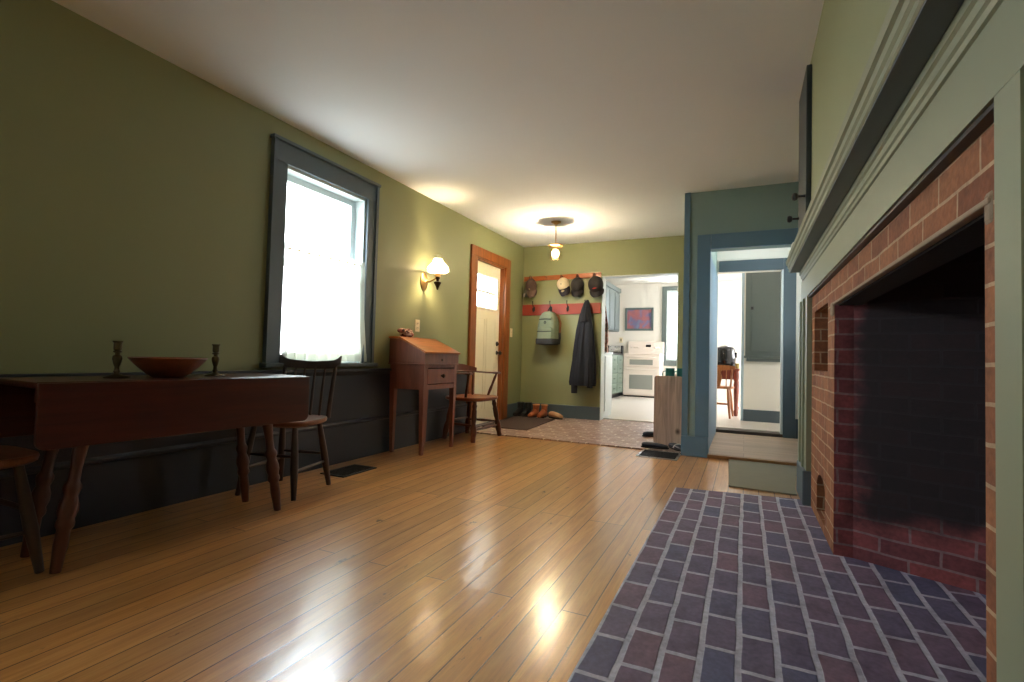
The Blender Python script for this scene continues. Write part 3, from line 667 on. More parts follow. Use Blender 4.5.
# ---- slant-top desk
dk = thing('slant_top_desk', 'red brown slant top clerk desk on tall tapered legs', 'desk', (-2.43, 3.50, 0))
X = lambda v: v+2.43
bx = MB(); bx.prism([(-.375,.77), (0.0,.77), (0.0,.862), (-.27,.985), (-.375,.985)], 1, 0, .545, .003); up = bx.obj('desk_box', M['desk'], dk, False)
ang = math.atan2(.123, .27)
ld = MB(); ld.prism([(-.272,.986), (.012,.8575), (.018,.872), (-.268,1.001)], 1, -.008, .553, .003); ld.obj('lid', M['desklid'], up, False)
MB().box(-.38, -.272, -.008, .553, .986, 1.0, .003).obj('top_board', M['desklid'], up, False)
MB().box(-.378, .006, -.006, .551, .76, .772, .003).obj('waist_mould', M['desk'], dk, False)
ap = MB(); ap.box(-.365, -.012, .012, .032, .55, .76); ap.box(-.365, -.012, .513, .533, .55, .76); ap.box(-.365, -.345, .032, .513, .55, .76); ap.box(-.03, -.012, .032, .513, .735, .76); ap.box(-.03, -.012, .032, .513, .55, .59); ap.obj('apron', M['desk'], dk, False)
dr = MB().box(-.03, -.008, .06, .485, .597, .728, .004).obj('drawer', M['desk'], dk, False)
k = MB(); lathe_x(k, [(.007,0), (.008,.012), (.018,.02), (.02,.028), (.012,.036), (.002,.037)], (-.008, .27, .665)); k.obj('knob', M['dkbrass'], dr)
MB().box(-.004, .003, .255, .275, .795, .815, .001).obj('keyhole_plate', M['dkbrass'], up, False)
for x_, y_ in ((-.034,.034), (-.034,.511), (-.342,.034), (-.342,.511)):
    l = MB(); l.loft([[(x_+a*w, y_+b*w, z) for a, b in ((-1,-1),(1,-1),(1,1),(-1,1))] for z, w in ((.76,.024), (.55,.024), (.02,.014), (0,.013))]); l.obj('leg', M['desk'], dk, False)
# bundle on the desk
b = MB()
for i in range(9):
    a_ = i*2.4; b.sphere((.035*math.cos(a_)*(i%3)/2, .06*math.sin(a_)*((i+1)%3)/2, .022+.012*(i%4)), (.04,.045,.022), 12)
o = b.obj('cloth_bundle', M['bundle'], loc=(-2.765, 3.68, 1.0)); tag(o, 'small crumpled pinkish red patterned bundle on top of the slant desk', 'cloth')

# ---- captain's armchair
ac = thing('captain_chair', 'brown captain chair with low arms beside the entry door', 'armchair', (-2.575, 4.58, 0), math.radians(88))
zs = .43
s = MB(); s.loft([[(x, y, z) for x, y, z in se(0, 0, zz, .275*k, .235*k, 3.0, 36)] for zz, k in ((zs-.036,.9), (zs-.026,.98), (zs-.01,1.0), (zs,.985), (zs+.002,.9), (zs-.006,.55))]); s.obj('seat', M['armseat'], ac)
lp = [(0,.018), (.08,.019), (.12,.026), (.2,.02), (.25,.025), (.45,.026), (.55,.019), (.6,.026), (.66,.031), (.8,.031), (.88,.024), (.95,.026), (1,.021)]
T4 = {(1,-1): (.19,-.15), (-1,-1): (-.19,-.15), (1,1): (.17,.13), (-1,1): (-.17,.13)}; B4 = {(1,-1): (.275,-.19), (-1,-1): (-.275,-.19), (1,1): (.22,.185), (-1,1): (-.22,.185)}
PP = lambda k, t: tuple(T4[k][i]*(1-t)+B4[k][i]*t for i in (0,1))+((zs-.03)*(1-t),)
for k in T4: MB().turned(PP(k,0), PP(k,1), lp).obj('leg', M['armchair'], ac)
st = [(0,.008), (.3,.012), (.5,.015), (.7,.012), (1,.008)]
for a, b_, t in (((1,-1),(1,1),.6), ((-1,-1),(-1,1),.6), ((1,-1),(-1,-1),.7), ((1,1),(-1,1),.55)): MB().turned(PP(a,t), PP(b_,t), st, 8).obj('stretcher', M['armchair'], ac)
ap_ = []
for i in range(25):
    t = i/24; a_ = PI*t
    if t < .28: q = (.285, -.16+(.16+.02)*t/.28, .672)
    elif t > .72: q = (-.285, -.16+(.16+.02)*(1-t)/.28, .672)
    else:
        b_ = (t-.28)/.44*PI; q = (.285*math.cos(b_), .02+.20*math.sin(b_), .672+.012*math.sin(b_))
    ap_.append(q)
MB().tube(ap_, [.034 if i < 3 or i > 21 else .027 for i in range(25)], 10, flat=.36, up=(1,0,0)).obj('arm_rail', M['armchair'], ac)
cr = MB(); rings = []
for i in range(13):
    b_ = PI*(.14+.72*i/12); x, y = .275*math.cos(b_), .02+.195*math.sin(b_); hgt = .72+.045*math.sin((i/12)*PI); nx, ny = math.cos(b_), math.sin(b_)
    rings.append([(x-nx*.012, y-ny*.012, .68), (x+nx*.012, y+ny*.012, .68), (x+nx*.02, y+ny*.02, hgt), (x-nx*.002, y-ny*.002, hgt)])
cr.loft(rings); cr.obj('back_crest', M['armchair'], ac)
for sx in (-1, 1): MB().turned((sx*.225, -.06, zs-.005), (sx*.283, -.13, .668), [(0,.012), (.3,.016), (.5,.012), (.8,.014), (1,.01)]).obj('arm_post', M['armchair'], ac)
for i in (0, 1):
    b_ = PI*(.2+.6*i); x, y = math.cos(b_), math.sin(b_)
    MB().turned((.23*x, .01+.17*y, zs-.005), (.285*x, .02+.2*y, .672), [(0,.009), (.4,.012), (1,.008)], 8).obj('spindle', M['armchair'], ac)

# ---- floor registers, mats
def register(loc, sx, sy, label, rz=0, rim=M['register'], nm=12):
    r = thing('floor_register', label, 'floor register', loc, rz)
    f = MB(); f.box(-sx/2, sx/2, -sy/2, -sy/2+.02, 0, .008, .002); f.box(-sx/2, sx/2, sy/2-.02, sy/2, 0, .008, .002); f.box(-sx/2, -sx/2+.02, -sy/2+.02, sy/2-.02, 0, .008, .002); f.box(sx/2-.02, sx/2, -sy/2+.02, sy/2-.02, 0, .008, .002); f.obj('frame', rim, r, False)
    g = MB(); g.box(-sx/2+.02, sx/2-.02, -sy/2+.02, sy/2-.02, 0, .003)
    for i in range(nm): y = -sy/2+.03+(sy-.06)*i/(nm-1); g.box(-sx/2+.02, sx/2-.02, y-.004, y+.004, .003, .007)
    g.obj('grille', M['register'], r, False)
register((-2.565, 2.80, 0), .215, .34, 'black floor register at the left wall below the window')
register((-.69, 4.68, 0), .35, .37, 'dark floor register with pale metal rim in front of the plank bench end', rim=M['steel'])
m_ = MB(); m_.prism([(-.09,3.757), (.314,3.735), (.318,3.90), (.40,4.765), (-.118,4.765)], 2, .002, .011, .002); o = m_.obj('runner_mat', M['mat'], smooth=False); tag(o, 'olive grey rubber mat before the daylit slate cased opening', 'mat')
y0, y1 = 5.22, 6.15
m_ = MB(); m_.prism([(y0, foyer_z(y0)+.001), (y1, foyer_z(y1)+.001), (y1, foyer_z(y1)+.012), (y0, foyer_z(y0)+.012)], 0, -2.80, -2.22, .003); o = m_.obj('doormat', M['dkmat'], smooth=False); tag(o, 'dark brown doormat in front of the cream entry door', 'doormat')

# ---- curtain
cu = thing('cafe_curtain', 'sheer white cafe curtain over the lower half of the left window', 'curtain', (WX, 0, 0))
MB().tube([(-.005, W1[0]+.004, 1.555), (-.005, W1[1]-.004, 1.555)], .006, 8).obj('curtain_rod', M['brass'], cu)
def curtain_ring(z, flare, th, spread):
    pts = []
    n_ = 90
    for i in range(n_+1):
        u = i/n_; y = W1[0]+.012+(W1[1]-W1[0]-.024+spread)*u
        x = .006+(.010+.012*flare)*math.sin(u*2*PI*9+1.5*math.sin(u*7))+.012*flare
        pts.append((x+th, y, z))
    return pts
rings = []
for i in range(15):
    t = i/14; z = 1.585-t*.805
    sp = .0 if t < .55 else .035*((t-.55)/.45)
    rings.append(curtain_ring(z, .3+.9*t, 0, sp))
c_ = MB(); c_.loft(rings, closed=False); c_.obj('curtain_cloth', M['curtain'], cu)
hm = MB(); hm.loft([curtain_ring(.84, 1.13, .002, .03), curtain_ring(.78, 1.2, .002, .035)], closed=False); hm.obj('hem', M['curtain'], cu)

# ---- wall plates
def plate(name, loc, label, kind):
    p = thing(name, label, kind, loc)
    MB().box(0, .006, -.036, .036, -.058, .058, .003).obj('cover_plate', M['plate'], p, False)
    if kind == 'wall outlet':
        for dz in (-.022, .022):
            f = MB(); f.lathe([(.001,0), (.016,0), (.016,.003), (.001,.003)], (0,0,0), 14, True, Matrix.Translation((.006, 0, dz)) @ rx90); fo = f.obj('socket', M['plate'], p)
            s_ = MB(); s_.box(.0085, .0096, -.008, -.005, dz-.006, dz+.006); s_.box(.0085, .0096, .005, .008, dz-.006, dz+.006); s_.obj('slot', M['black'], fo, False)
    else: MB().box(.006, .014, -.005, .005, -.01, .012, .002).obj('toggle', M['plate'], p, False)
plate('wall_outlet', (WX, 3.93, 1.122), 'cream double socket on the green wall above the slant desk', 'wall outlet')
plate('light_switch', (WX, 6.04, 1.17), 'cream light switch right of the entry door casing', 'light switch')

# ---- sconce
sc = thing('wall_sconce', 'brass oil lamp style sconce with milk glass shade, lit', 'wall lamp', (WX, 4.03, 0))
k = MB(); k.lathe([(.001,0), (.06,0), (.064,.006), (.05,.014), (.03,.018), (.012,.024), (.001,.025)], (0,0,0), 28, True, Matrix.Translation((0, -.012, 1.555)) @ Matrix.Diagonal((1,.95,1.4,1)) @ rx90); k.obj('back_plate', M['brass'], sc)
k = MB(); k.tube([(.02,-.01,1.555), (.07,-.005,1.555), (.11,0,1.575), (.15,0,1.60)], .007, 10); k.obj('arm', M['brass'], sc)
k = MB(); k.lathe([(.002,1.472), (.008,1.476), (.012,1.49), (.02,1.51), (.034,1.535), (.036,1.545), (.03,1.548), (.012,1.556), (.014,1.572), (.022,1.58), (.02,1.596), (.001,1.598)], (.15,0,0), 20); k.obj('font', M['dkbrass'], sc)
k = MB(); k.lathe([(.022,1.596), (.028,1.60), (.026,1.62), (.02,1.628), (.001,1.63)], (.15,0,0), 20); k.obj('burner', M['brass'], sc)
k = MB(); k.lathe([(.055,1.632), (.085,1.640), (.105,1.655), (.107,1.667), (.099,1.69), (.078,1.712), (.058,1.732), (.046,1.752), (.042,1.772)], (.15,0,0), 30, cap=False); sh = k.obj('lamp_shade', M['milk'], sc)
k = MB(); k.lathe([(.1035,1.650), (.1085,1.652), (.1085,1.662), (.1035,1.662)], (.15,0,0), 30, cap=False); k.obj('rim_band', M['brass'], sh)
k = MB(); k.lathe([(.022,1.625), (.034,1.66), (.03,1.70), (.028,1.765), (.036,1.785), (.032,1.80), (.038,1.825)], (.15,0,0), 20, cap=False); k.obj('chimney', M['lampglass'], sc)
k = MB(); k.sphere((.15,0,1.69), (.012,.012,.016), 14); k.obj('bulb', M['bulb'], sc)

# ---- pendant
px_, py_ = -1.955, 5.30
pn = thing('pendant_lamp', 'small lit pendant with glass jar shade hanging in the entry', 'ceiling lamp', (px_, py_, 0))
k = MB(); k.lathe([(.001,CEIL-.03), (.02,CEIL-.03), (.03,CEIL-.02), (.052,CEIL-.012), (.058,CEIL-.003), (.058,CEIL-.001)], seg=24); k.obj('canopy', M['brass'], pn)
k = MB()
for i in range(12):
    z = CEIL-.035-i*.0185; rot = Matrix.Rotation(PI/2*(i % 2), 4, 'Z')
    pts = [Vector((.006*math.cos(a*PI/5), 0, .012*math.sin(a*PI/5))) for a in range(11)]
    k.tube([tuple(rot @ p_ + Vector((0,0,z))) for p_ in pts], .0022, 6, cap=False)
k.tube([(.003,0,CEIL-.03), (.003,0,2.14)], .0016, 6)
k.obj('chain', M['brass'], pn)
k = MB(); k.lathe([(.006,2.15), (.02,2.142), (.03,2.135), (.078,2.130), (.085,2.116), (.062,2.106), (.02,2.098), (.018,2.09), (.001,2.09)], seg=20); k.obj('socket_cap', M['brass'], pn)
k = MB(); k.lathe([(.082,2.112), (.083,2.10), (.080,2.085), (.076,2.06), (.076,2.0), (.072,1.985), (.074,1.975), (.072,1.968)], seg=28, cap=False); k.obj('glass_shade', M['lampglass'], pn)
k = MB(); k.sphere((0,0,2.03), (.044,.044,.050), 20); k.obj('bulb', M['bulb'], pn)

# ================================================================== COAT RAILS
rl = thing('hat_rail', 'narrow varnished wooden hat rail on the end wall', 'hat rail', (0, YB, 0))
r = MB(); r.prism([(-2.805,1.905), (-1.712,1.918), (-1.712,1.985), (-2.805,1.968)], 1, -.022, -.0, .003); r.obj('rail_board', M['rail'], rl, False)
hat_x = [-2.68, -2.255, -2.025, -1.80]
for x_ in hat_x+[-2.47]:
    k = MB(); k.turned((x_, -.02, 1.945), (x_, -.085, 1.958), [(0,.010), (.3,.007), (.7,.006), (.85,.010), (1,.007)], 10); k.obj('peg', M['rail'], rl)
rr_ = thing('coat_rail', 'red painted coat rail with black double hooks on the end wall', 'coat rail', (0, YB, 0))
r = MB(); r.prism([(-2.822,1.425), (-1.712,1.447), (-1.712,1.585), (-2.822,1.575)], 1, -.022, 0, .003); r.obj('rail_board', M['redrail'], rr_, False)
for x_ in (-2.644, -2.392, -2.152, -1.902):
    k = MB(); k.box(x_-.013, x_+.013, -.03, -.022, 1.485, 1.545, .003)
    k.tube([(x_,-.028,1.53), (x_,-.06,1.545), (x_,-.085,1.58), (x_,-.085,1.605)], [.005,.005,.005,.006], 8); k.sphere((x_,-.085,1.61), .009, 10)
    k.tube([(x_,-.028,1.50), (x_,-.055,1.475), (x_,-.078,1.49), (x_,-.08,1.512)], [.006,.006,.006,.006], 8); k.sphere((x_,-.08,1.515), .009, 10); k.obj('hook', M['black'], rr_)

def cap(x, zt, label, crown_m, brim_m, tilt=0, w=.083, hgt=.155, depth=.10, emblem=None, brim_l=.10, em_m=None, em_sz=(.022,.016), out=0, on_peak=False):
    """ball cap hung by its strap: crown outward, peak hanging down. origin at the peg."""
    c = thing('ball_cap', label, 'cap', (x, YB-.035-out, zt), 0, 'caps on the hat rail'); c.rotation_euler = (0, tilt, 0)
    n_ = 28
    cz = -.036-hgt*.52
    def ring(k):   # k 0 rim .. 1 crown top, the axis points away from the wall (-y)
        a_ = k*PI/2; s_ = math.cos(a_)**.8; d_ = depth*math.sin(a_)
        return [(w*s_*math.cos(2*PI*i/n_), -d_, cz+hgt*.52*s_*math.sin(2*PI*i/n_)-.012*math.sin(a_)) for i in range(n_)]
    m = MB(); m.loft([ring(k) for k in (0,.12,.3,.5,.68,.83,.93,.985)], cap0=False); cr_ = m.obj('crown', crown_m, c)
    k = MB(); k.sphere((0, -depth-.001, cz-.012), (.007,.004,.007), 10); k.obj('button', brim_m, cr_)
    bz = cz-hgt*.30; m = MB(); rings = []
    for j in range(8):
        v = j/7
        row_t, row_b = [], []
        for i in range(15):
            u = -1+i/7; xx = u*w*.98*(1-.2*v**3)
            yy = -.008-.055*(1-u*u)*(1-.25*v)-.03*v*(1-u*u)
            zz = bz-brim_l*v*(1-.12*u*u-.2*u**4)-.006*(1-abs(u))
            row_t.append((xx, yy, zz)); row_b.append((xx, yy+.004, zz))
        rings.append(row_t+row_b[::-1])
    m.loft(rings); m.obj('peak', brim_m, c)
    if emblem:
        m = MB(); a_ = math.asin(min(1, .5)); m.sphere((0, -depth*.9, cz-hgt*.52*.5) if not on_peak else (0, -.088, bz-brim_l*.45), (em_sz[0], .010, em_sz[1]), 14, Matrix.Rotation(-.6, 4, 'X')); m.obj(emblem, em_m, cr_)
    k = MB(); k.tube([(-.02,-.004,cz+hgt*.5), (-.008,-.02,.0), (.008,-.02,.0), (.02,-.004,cz+hgt*.5)], .004, 6); k.obj('strap', brim_m, c)
cap(hat_x[0], 1.966, 'brown ball cap hanging at the left end of the hat rail', M['capbrown'], M['capbrown'], math.radians(-6), .078, .20, .09, 'badge', .105, M['beige'], (.010,.010), out=.055)
cap(hat_x[0]-.075, 1.88, 'grey cap hanging half hidden behind the brown cap', M['capgrey'], M['capgrey'], math.radians(4), .045, .14, .02, None, .05)
cap(hat_x[1], 1.967, 'white crowned ball cap with navy peak on the hat rail', M['capwhite'], M['capnavy'], math.radians(-14), .084, .175, .10, 'badge', .12, M['beige'], (.024,.019), on_peak=True)
cap(hat_x[2], 1.963, 'plain black ball cap hanging between the white cap and the red marked cap', M['capblack'], M['capblack'], 0, .088, .20, .11, None, .10)
cap(hat_x[3], 1.971, 'larger black ball cap with red front mark beside the kitchen opening', M['capblack'], M['capblack'], math.radians(-10), .10, .23, .12, 'badge', .10, M['capred'], (.03,.008))

# ---- backpack
bp = thing('backpack', 'grey green backpack with black base hanging on the red coat rail', 'backpack', (-2.375, YB-.03, 1.432), math.radians(-10))
def rrect(cx, cy, z, a, b, n=4.5, seg=32): return se(cx, cy, z, a, b, n, seg)
b = MB(); b.loft([rrect(0,-.095,z,a,d) for z, a, d in ((-.40,.125,.075), (-.385,.138,.088), (-.30,.14,.092), (-.2,.138,.088), (-.1,.126,.078), (-.03,.108,.064), (.01,.085,.05), (.035,.05,.03))]); bd = b.obj('main_bag', M['packgreen'], bp)
b = MB(); b.loft([rrect(0,-.165,z,a,d) for z, a, d in ((-.345,.105,.03), (-.33,.115,.042), (-.22,.115,.042), (-.19,.108,.034), (-.18,.09,.022))]); pk = b.obj('front_pocket', M['packgreen'], bp)
b = MB(); b.loft([rrect(0,-.15,z,a,d) for z, a, d in ((-.165,.10,.026), (-.155,.105,.032), (-.06,.094,.028), (-.04,.085,.016))]); pk2 = b.obj('top_pocket', M['packgreen'], bp)
MB().tube([(-.09,-.183,-.075), (0,-.186,-.07), (.09,-.183,-.075)], .005, 6).obj('zip', M['packblack'], pk2)
MB().tube([(-.108,-.203,-.235), (0,-.212,-.238), (.108,-.203,-.235)], .005, 6).obj('zip', M['packblack'], pk)
b = MB(); b.lathe([(.018,0), (.018,.004), (.008,.004), (.008,0)], (0,0,0), 16, False, Matrix.Translation((0,-.181,-.115)) @ Matrix.Rotation(PI/2, 4, 'X')); b.obj('badge', M['packblack'], pk2)
b = MB(); b.loft([rrect(0,-.105,z,a,d) for z, a, d in ((-.41,.12,.085), (-.402,.142,.11), (-.345,.146,.113), (-.33,.142,.105))]); b.obj('base_panel', M['packblack'], bp)
MB().tube([(-.03,-.08,.02), (-.02,-.062,.07), (0,-.056,.102), (.02,-.062,.07), (.03,-.08,.02)], .006, 8).obj('grab_loop', M['packblack'], bp)
MB().tube([(.04,-.03,.02), (.11,-.02,-.02), (.15,-.03,-.12), (.152,-.05,-.26)], .016, 8, flat=.3).obj('shoulder_strap', M['packbrown'], bp)
MB().tube([(.152,-.05,-.25), (.16,-.06,-.32), (.145,-.06,-.40)], .018, 8, flat=.5).obj('strap_pad', M['packblack'], bp)

# ---- jacket
jk = thing('hanging_jacket', 'long charcoal navy hooded jacket hanging on the red coat rail', 'jacket', (-1.875, YB-.03, 1.60))
def jring(z, cx, a, d, ph, f):
    out = []
    for i in range(64):
        t = 2*PI*i/64; w_ = 1+f*(.5*math.sin(6*t+ph)+.35*math.sin(11*t+ph*1.7)+.2*math.sin(17*t-ph))
        out.append((cx+a*w_*math.cos(t), -d-.012+(d*w_)*math.sin(t)*.98, z))
    return out
secs = [(.0,.0,.012,.014), (-.03,.0,.022,.03), (-.10,.0,.038,.05), (-.2,.002,.058,.065), (-.32,.004,.078,.075), (-.45,.0,.098,.08), (-.6,-.006,.116,.085), (-.78,-.012,.132,.088), (-.95,-.02,.148,.09), (-1.06,-.026,.156,.088), (-1.10,-.028,.15,.082)]
b = MB(); b.loft([jring(z, cx, a, d, 1.2+z*1.1, .06+.16*min(1, -z*1.3)) for z, cx, a, d in secs]); jb = b.obj('body', M['jacket'], jk)
b = MB(); b.tube([(-.045,-.10,-.17), (-.075,-.12,-.4), (-.11,-.12,-.7), (-.13,-.11,-1.0), (-.135,-.10,-1.2)], [.035,.045,.048,.046,.038], 14); b.obj('sleeve', M['jacket'], jk)
b = MB(); b.tube([(.04,-.10,-.17), (.06,-.13,-.42), (.075,-.135,-.72), (.085,-.125,-.98), (.075,-.11,-1.12)], [.035,.045,.048,.046,.038], 14); b.obj('sleeve', M['jacket'], jk)
b = MB(); b.loft([jring(z, .0, a, d, 2+z*3, .12) for z, a, d in ((.02,.012,.014), (-.02,.035,.05), (-.10,.055,.075), (-.2,.075,.09), (-.27,.07,.085), (-.29,.05,.07))]); b.obj('hood', M['jacket'], jk)

# ---- boots and shoes in the corner
def boot(loc, rz, label, mat, hgt=.19, group='boots in the entry corner', lining=None, s=.9):
    c = thing('ankle_boot', label, 'boot', loc, rz, group)
    u = MB(); rings = []
    path = [(.0,.085,.005,.03,.012), ]
    foot = [(-.175,.022,.018,.020), (-.165,.032,.036,.030), (-.13,.038,.044,.036), (-.08,.048,.045,.046), (-.04,.062,.042,.060), (.0,.068,.040,.066), (.04,.062,.038,.060), (.066,.05,.03,.046), (.074,.046,.016,.03)]
    for y, zc, a, bb in foot: rings.append([(s*a*math.cos(2*PI*i/20), s*y, s*max(.012, zc+bb*math.sin(2*PI*i/20))) for i in range(20)])
    u.loft(rings)
    u.loft([[(s*a*math.cos(2*PI*i/20), s*(yc+bb*math.sin(2*PI*i/20)), s*z) for i in range(20)] for z, yc, a, bb in ((.06,.01,.040,.058), (.11,.016,.042,.054), (.15,.02,.045,.056), (hgt,.022,.05,.06))])
    uo = u.obj('upper', mat, c)
    k = MB(); pl = [(.042*math.cos(t)*s*(1.06 if math.sin(t) < 0 else .85), (.128*math.sin(t)-.05)*s) for t in [2*PI*i/28 for i in range(28)]]
    k.prism(pl, 2, 0, .02*s); k.obj('sole', M['sole'], c)
    k = MB(); k.lathe([(.052,hgt-.014), (.054,hgt), (.047,hgt+.004), (.042,hgt-.02)], (0,0,0), 20, False, Matrix.Scale(s, 4) @ Matrix.Translation((0,.022,0)) @ Matrix.Diagonal((1,1.2,1,1))); k.obj('cuff', lining or mat, c)
    return c
boot((-2.772, 6.27, foyer_z(6.27)), math.radians(-3), 'black boot in the corner nearest the entry door', M['bootblack'], .2)
boot((-2.663, 6.285, foyer_z(6.28)), math.radians(-3), 'black boot standing between its mate and the brown boots', M['bootblack'], .2)
boot((-2.545, 6.27, foyer_z(6.27)), math.radians(-8), 'orange brown leather boot on the left of its pair', M['bootbrown'], .185, lining=M['bootlining'])
boot((-2.43, 6.285, foyer_z(6.28)), math.radians(-4), 'orange brown leather boot on the right of its pair', M['bootbrown'], .185, lining=M['bootlining'])
def lowshoe(name, loc, rz, label, mat, group=None, strap=None, s=1.0, cat='shoe'):
    c = thing(name, label, cat, loc, rz, group)
    if cat == 'sandal': c.scale = (1, 1, .6)
    u = MB(); rings = []
    for y, zc, a, bb in [(-.15,.028,.02,.014), (-.14,.034,.038,.022), (-.10,.04,.045,.03), (-.05,.046,.043,.036), (0,.05,.038,.038), (.05,.05,.036,.038), (.08,.046,.03,.032), (.092,.042,.014,.02)]:
        rings.append([(s*a*math.cos(2*PI*i/18), s*y, s*max(.018, zc+bb*math.sin(2*PI*i/18))) for i in range(18)])
    u.loft(rings); u.obj('upper', mat, c)
    pl = [(.046*math.cos(t)*s*(1.04 if math.sin(t) < 0 else .84), (.13*math.sin(t)-.03)*s) for t in [2*PI*i/28 for i in range(28)]]
    MB().prism(pl, 2, 0, .02*s).obj('sole', M['sole'], c)
    if strap: MB().tube([(-.046*s,-.03*s,.03*s), (-.03*s,-.035*s,.075*s), (0,-.037*s,.088*s), (.03*s,-.035*s,.075*s), (.046*s,-.03*s,.03*s)], .011*s, 8, flat=.4).obj('strap', strap, c)
    return c
lowshoe('low_shoe', (-2.28, 6.27, foyer_z(6.27)), math.radians(62), 'tan suede low shoe right of the brown boots', M['tan'])
lowshoe('sandal', (-.80, 4.945, foyer_z(4.98)), math.radians(95), 'dark navy sandal before the plank bench end, the left one', M['navyshoe'], 'sandals at the bench', None, 1.0, 'sandal')
lowshoe('sandal', (-.585, 4.995, foyer_z(5.0)), math.radians(40), 'dark navy sandal with white strap before the plank bench end', M['navyshoe'], 'sandals at the bench', M['whitestrap'], 1.0, 'sandal')
lowshoe('sandal', (-.90, 5.55, foyer_z(5.55)), math.radians(110), 'dark navy sandal further back beside the plank bench', M['navyshoe'], 'sandals at the bench', M['whitestrap'], 1.0, 'sandal')

# ---- plank bench / shoe rack seen end on
bn = thing('shoe_bench', 'weathered plank shoe bench seen end on beside the dark wall', 'bench', (-.675, 5.10, 0))
def endboard(y):
    w_, zb, zt, c_ = .135, foyer_z(5.1+y), .70, .025
    poly = [(-w_, zb), (w_, zb), (w_, zt-c_)]+[(w_-c_+c_*math.cos(a*PI/12), zt-c_+c_*math.sin(a*PI/12)) for a in range(1,7)]+[(-w_+c_+c_*math.cos(PI/2+a*PI/12), zt-c_+c_*math.sin(PI/2+a*PI/12)) for a in range(0,7)]
    m = MB(); m.prism(poly, 1, y, y+.026, .003); return m
endboard(0).obj('end_panel', M['benchwood'], bn, False)
endboard(.80).obj('end_panel', M['benchwood'], bn, False)
for z in (.10, .36, .60): MB().box(-.125, .125, .027, .799, z, z+.022, .002).obj('shelf', M['benchwood'], bn, False)
for x_, y_, s_, lb in ((-.70, 5.40, 1.0, 'teal enamel mug peeking over the plank bench end'), (-.60, 5.52, .95, 'teal enamel mug beside the first, close to the dark wall')):
    mg = thing('enamel_mug', lb, 'mug', (x_, y_, .6235), math.radians(200), 'teal mugs on the bench')
    MB().lathe([(.001,0), (.042,0), (.046,.006), (.046,.145), (.048,.15), (.044,.148), (.042,.01), (.001,.008)], seg=20).obj('body', M['teal'], mg)
    MB().tube([(.045,0,.12), (.07,0,.115), (.076,0,.08), (.068,0,.045), (.045,0,.04)], .006, 8).obj('handle', M['teal'], mg)

# ================================================================== KITCHEN
KZ = .07
wc = thing('low_white_cabinet', 'low white cabinet just inside the kitchen opening', 'cabinet', (-1.705, 6.60, KZ))
MB().box(-.55, 0, 0, .44, 0, .85, .004).obj('carcass', M['jamb'], wc, False)
MB().box(-.56, .012, -.012, .452, .85, .88, .004).obj('top_board', M['jamb'], wc, False)
MB().box(0, .012, .03, .41, .08, .82, .003).obj('side_door', M['jamb'], wc, False)
# base cabinet run with drawers
bc = thing('base_cabinet', 'sage base cabinet with drawers left of the range', 'cabinet', (-2.36, 9.62, KZ))
MB().box(-.6, 0, 0, 1.05, .09, .87, .004).obj('carcass', M['kdraw'], bc, False)
MB().box(-.6, -.05, .02, 1.03, 0, .09).obj('toe_kick', M['counter'], bc, False)
for ya, yb in ((.02,.50), (.53,1.03)):
    for za, zb in ((.11,.29), (.31,.49), (.51,.67), (.69,.85)):
        q = MB().box(0, .018, ya, yb, za, zb, .004).obj('drawer', M['kdraw'], bc, False)
        MB().box(.018, .032, (ya+yb)/2-.05, (ya+yb)/2+.05, (za+zb)/2-.006, (za+zb)/2+.006, .003).obj('pull', M['black'], q, False)
o = MB().box(-2.965, -2.364, 9.60, 11.29, KZ+.87, KZ+.91, .006).obj('countertop', M['counter'], smooth=False); tag(o, 'black countertop on the sage base cabinet', 'countertop')
bc2 = thing('corner_cabinet', 'dark base cabinet in the kitchen corner behind the range', 'cabinet', (-2.36, 10.68, KZ))
MB().box(-.6, -.06, 0, .6, .0, .868, .004).obj('carcass', M['counter'], bc2, False)
MB().box(-.06, -.045, .02, .58, .09, .85, .003).obj('door', M['counter'], bc2, False)
# upper cabinets
uc = thing('upper_cabinet', 'grey green upper kitchen cabinets seen at an angle', 'cabinet', (-2.5, 9.0, 0))
MB().box(-.465, 0, 0, 1.9, 1.455, 2.385, .003).obj('carcass', M['kcab'], uc, False)
for i in range(4):
    q = MB().box(0, .018, .02+i*.47, .45+i*.47, 1.475, 2.26, .004).obj('door', M['kcab'], uc, False)
    MB().box(.018, .024, .07+i*.47, .40+i*.47, 1.53, 2.20, .003).obj('panel', M['kcab'], q, False)
MB().box(-.465, .03, 0, 1.91, 2.30, 2.39, .004).obj('cornice', M['kcab'], uc, False)
# range
rg = thing('kitchen_range', 'white double oven range against the cream kitchen wall', 'range', (-1.975, 10.72, KZ))
MB().box(-.38, .38, 0, .56, .03, .90, .004).obj('body', M['applwhite'], rg, False)
MB().box(-.37, .37, .02, .5, 0, .03).obj('kick_plate', M['black'], rg, False)
MB().box(-.385, .385, -.01, .56, .90, .918, .004).obj('cooktop', M['applwhite'], rg, False)
bk = MB().prism([(.50,.919), (.56,.919), (.56,1.19), (.53,1.19)], 0, -.385, .385, .004).obj('backguard', M['applwhite'], rg, False)
MB().box(.0, .11, .506, .518, 1.07, 1.12, .002).obj('clock_display', M['display'], bk, False)
for x_ in (-.31, -.24, -.17, .2, .27, .34):
    k = MB(); k.lathe([(.02,0), (.02,.012), (.012,.016), (.001,.016)], (0,0,0), 14, True, Matrix.Translation((x_, .516, 1.06)) @ Matrix.Rotation(PI/2, 4, 'X')); k.obj('control_knob', M['applwhite'], bk)
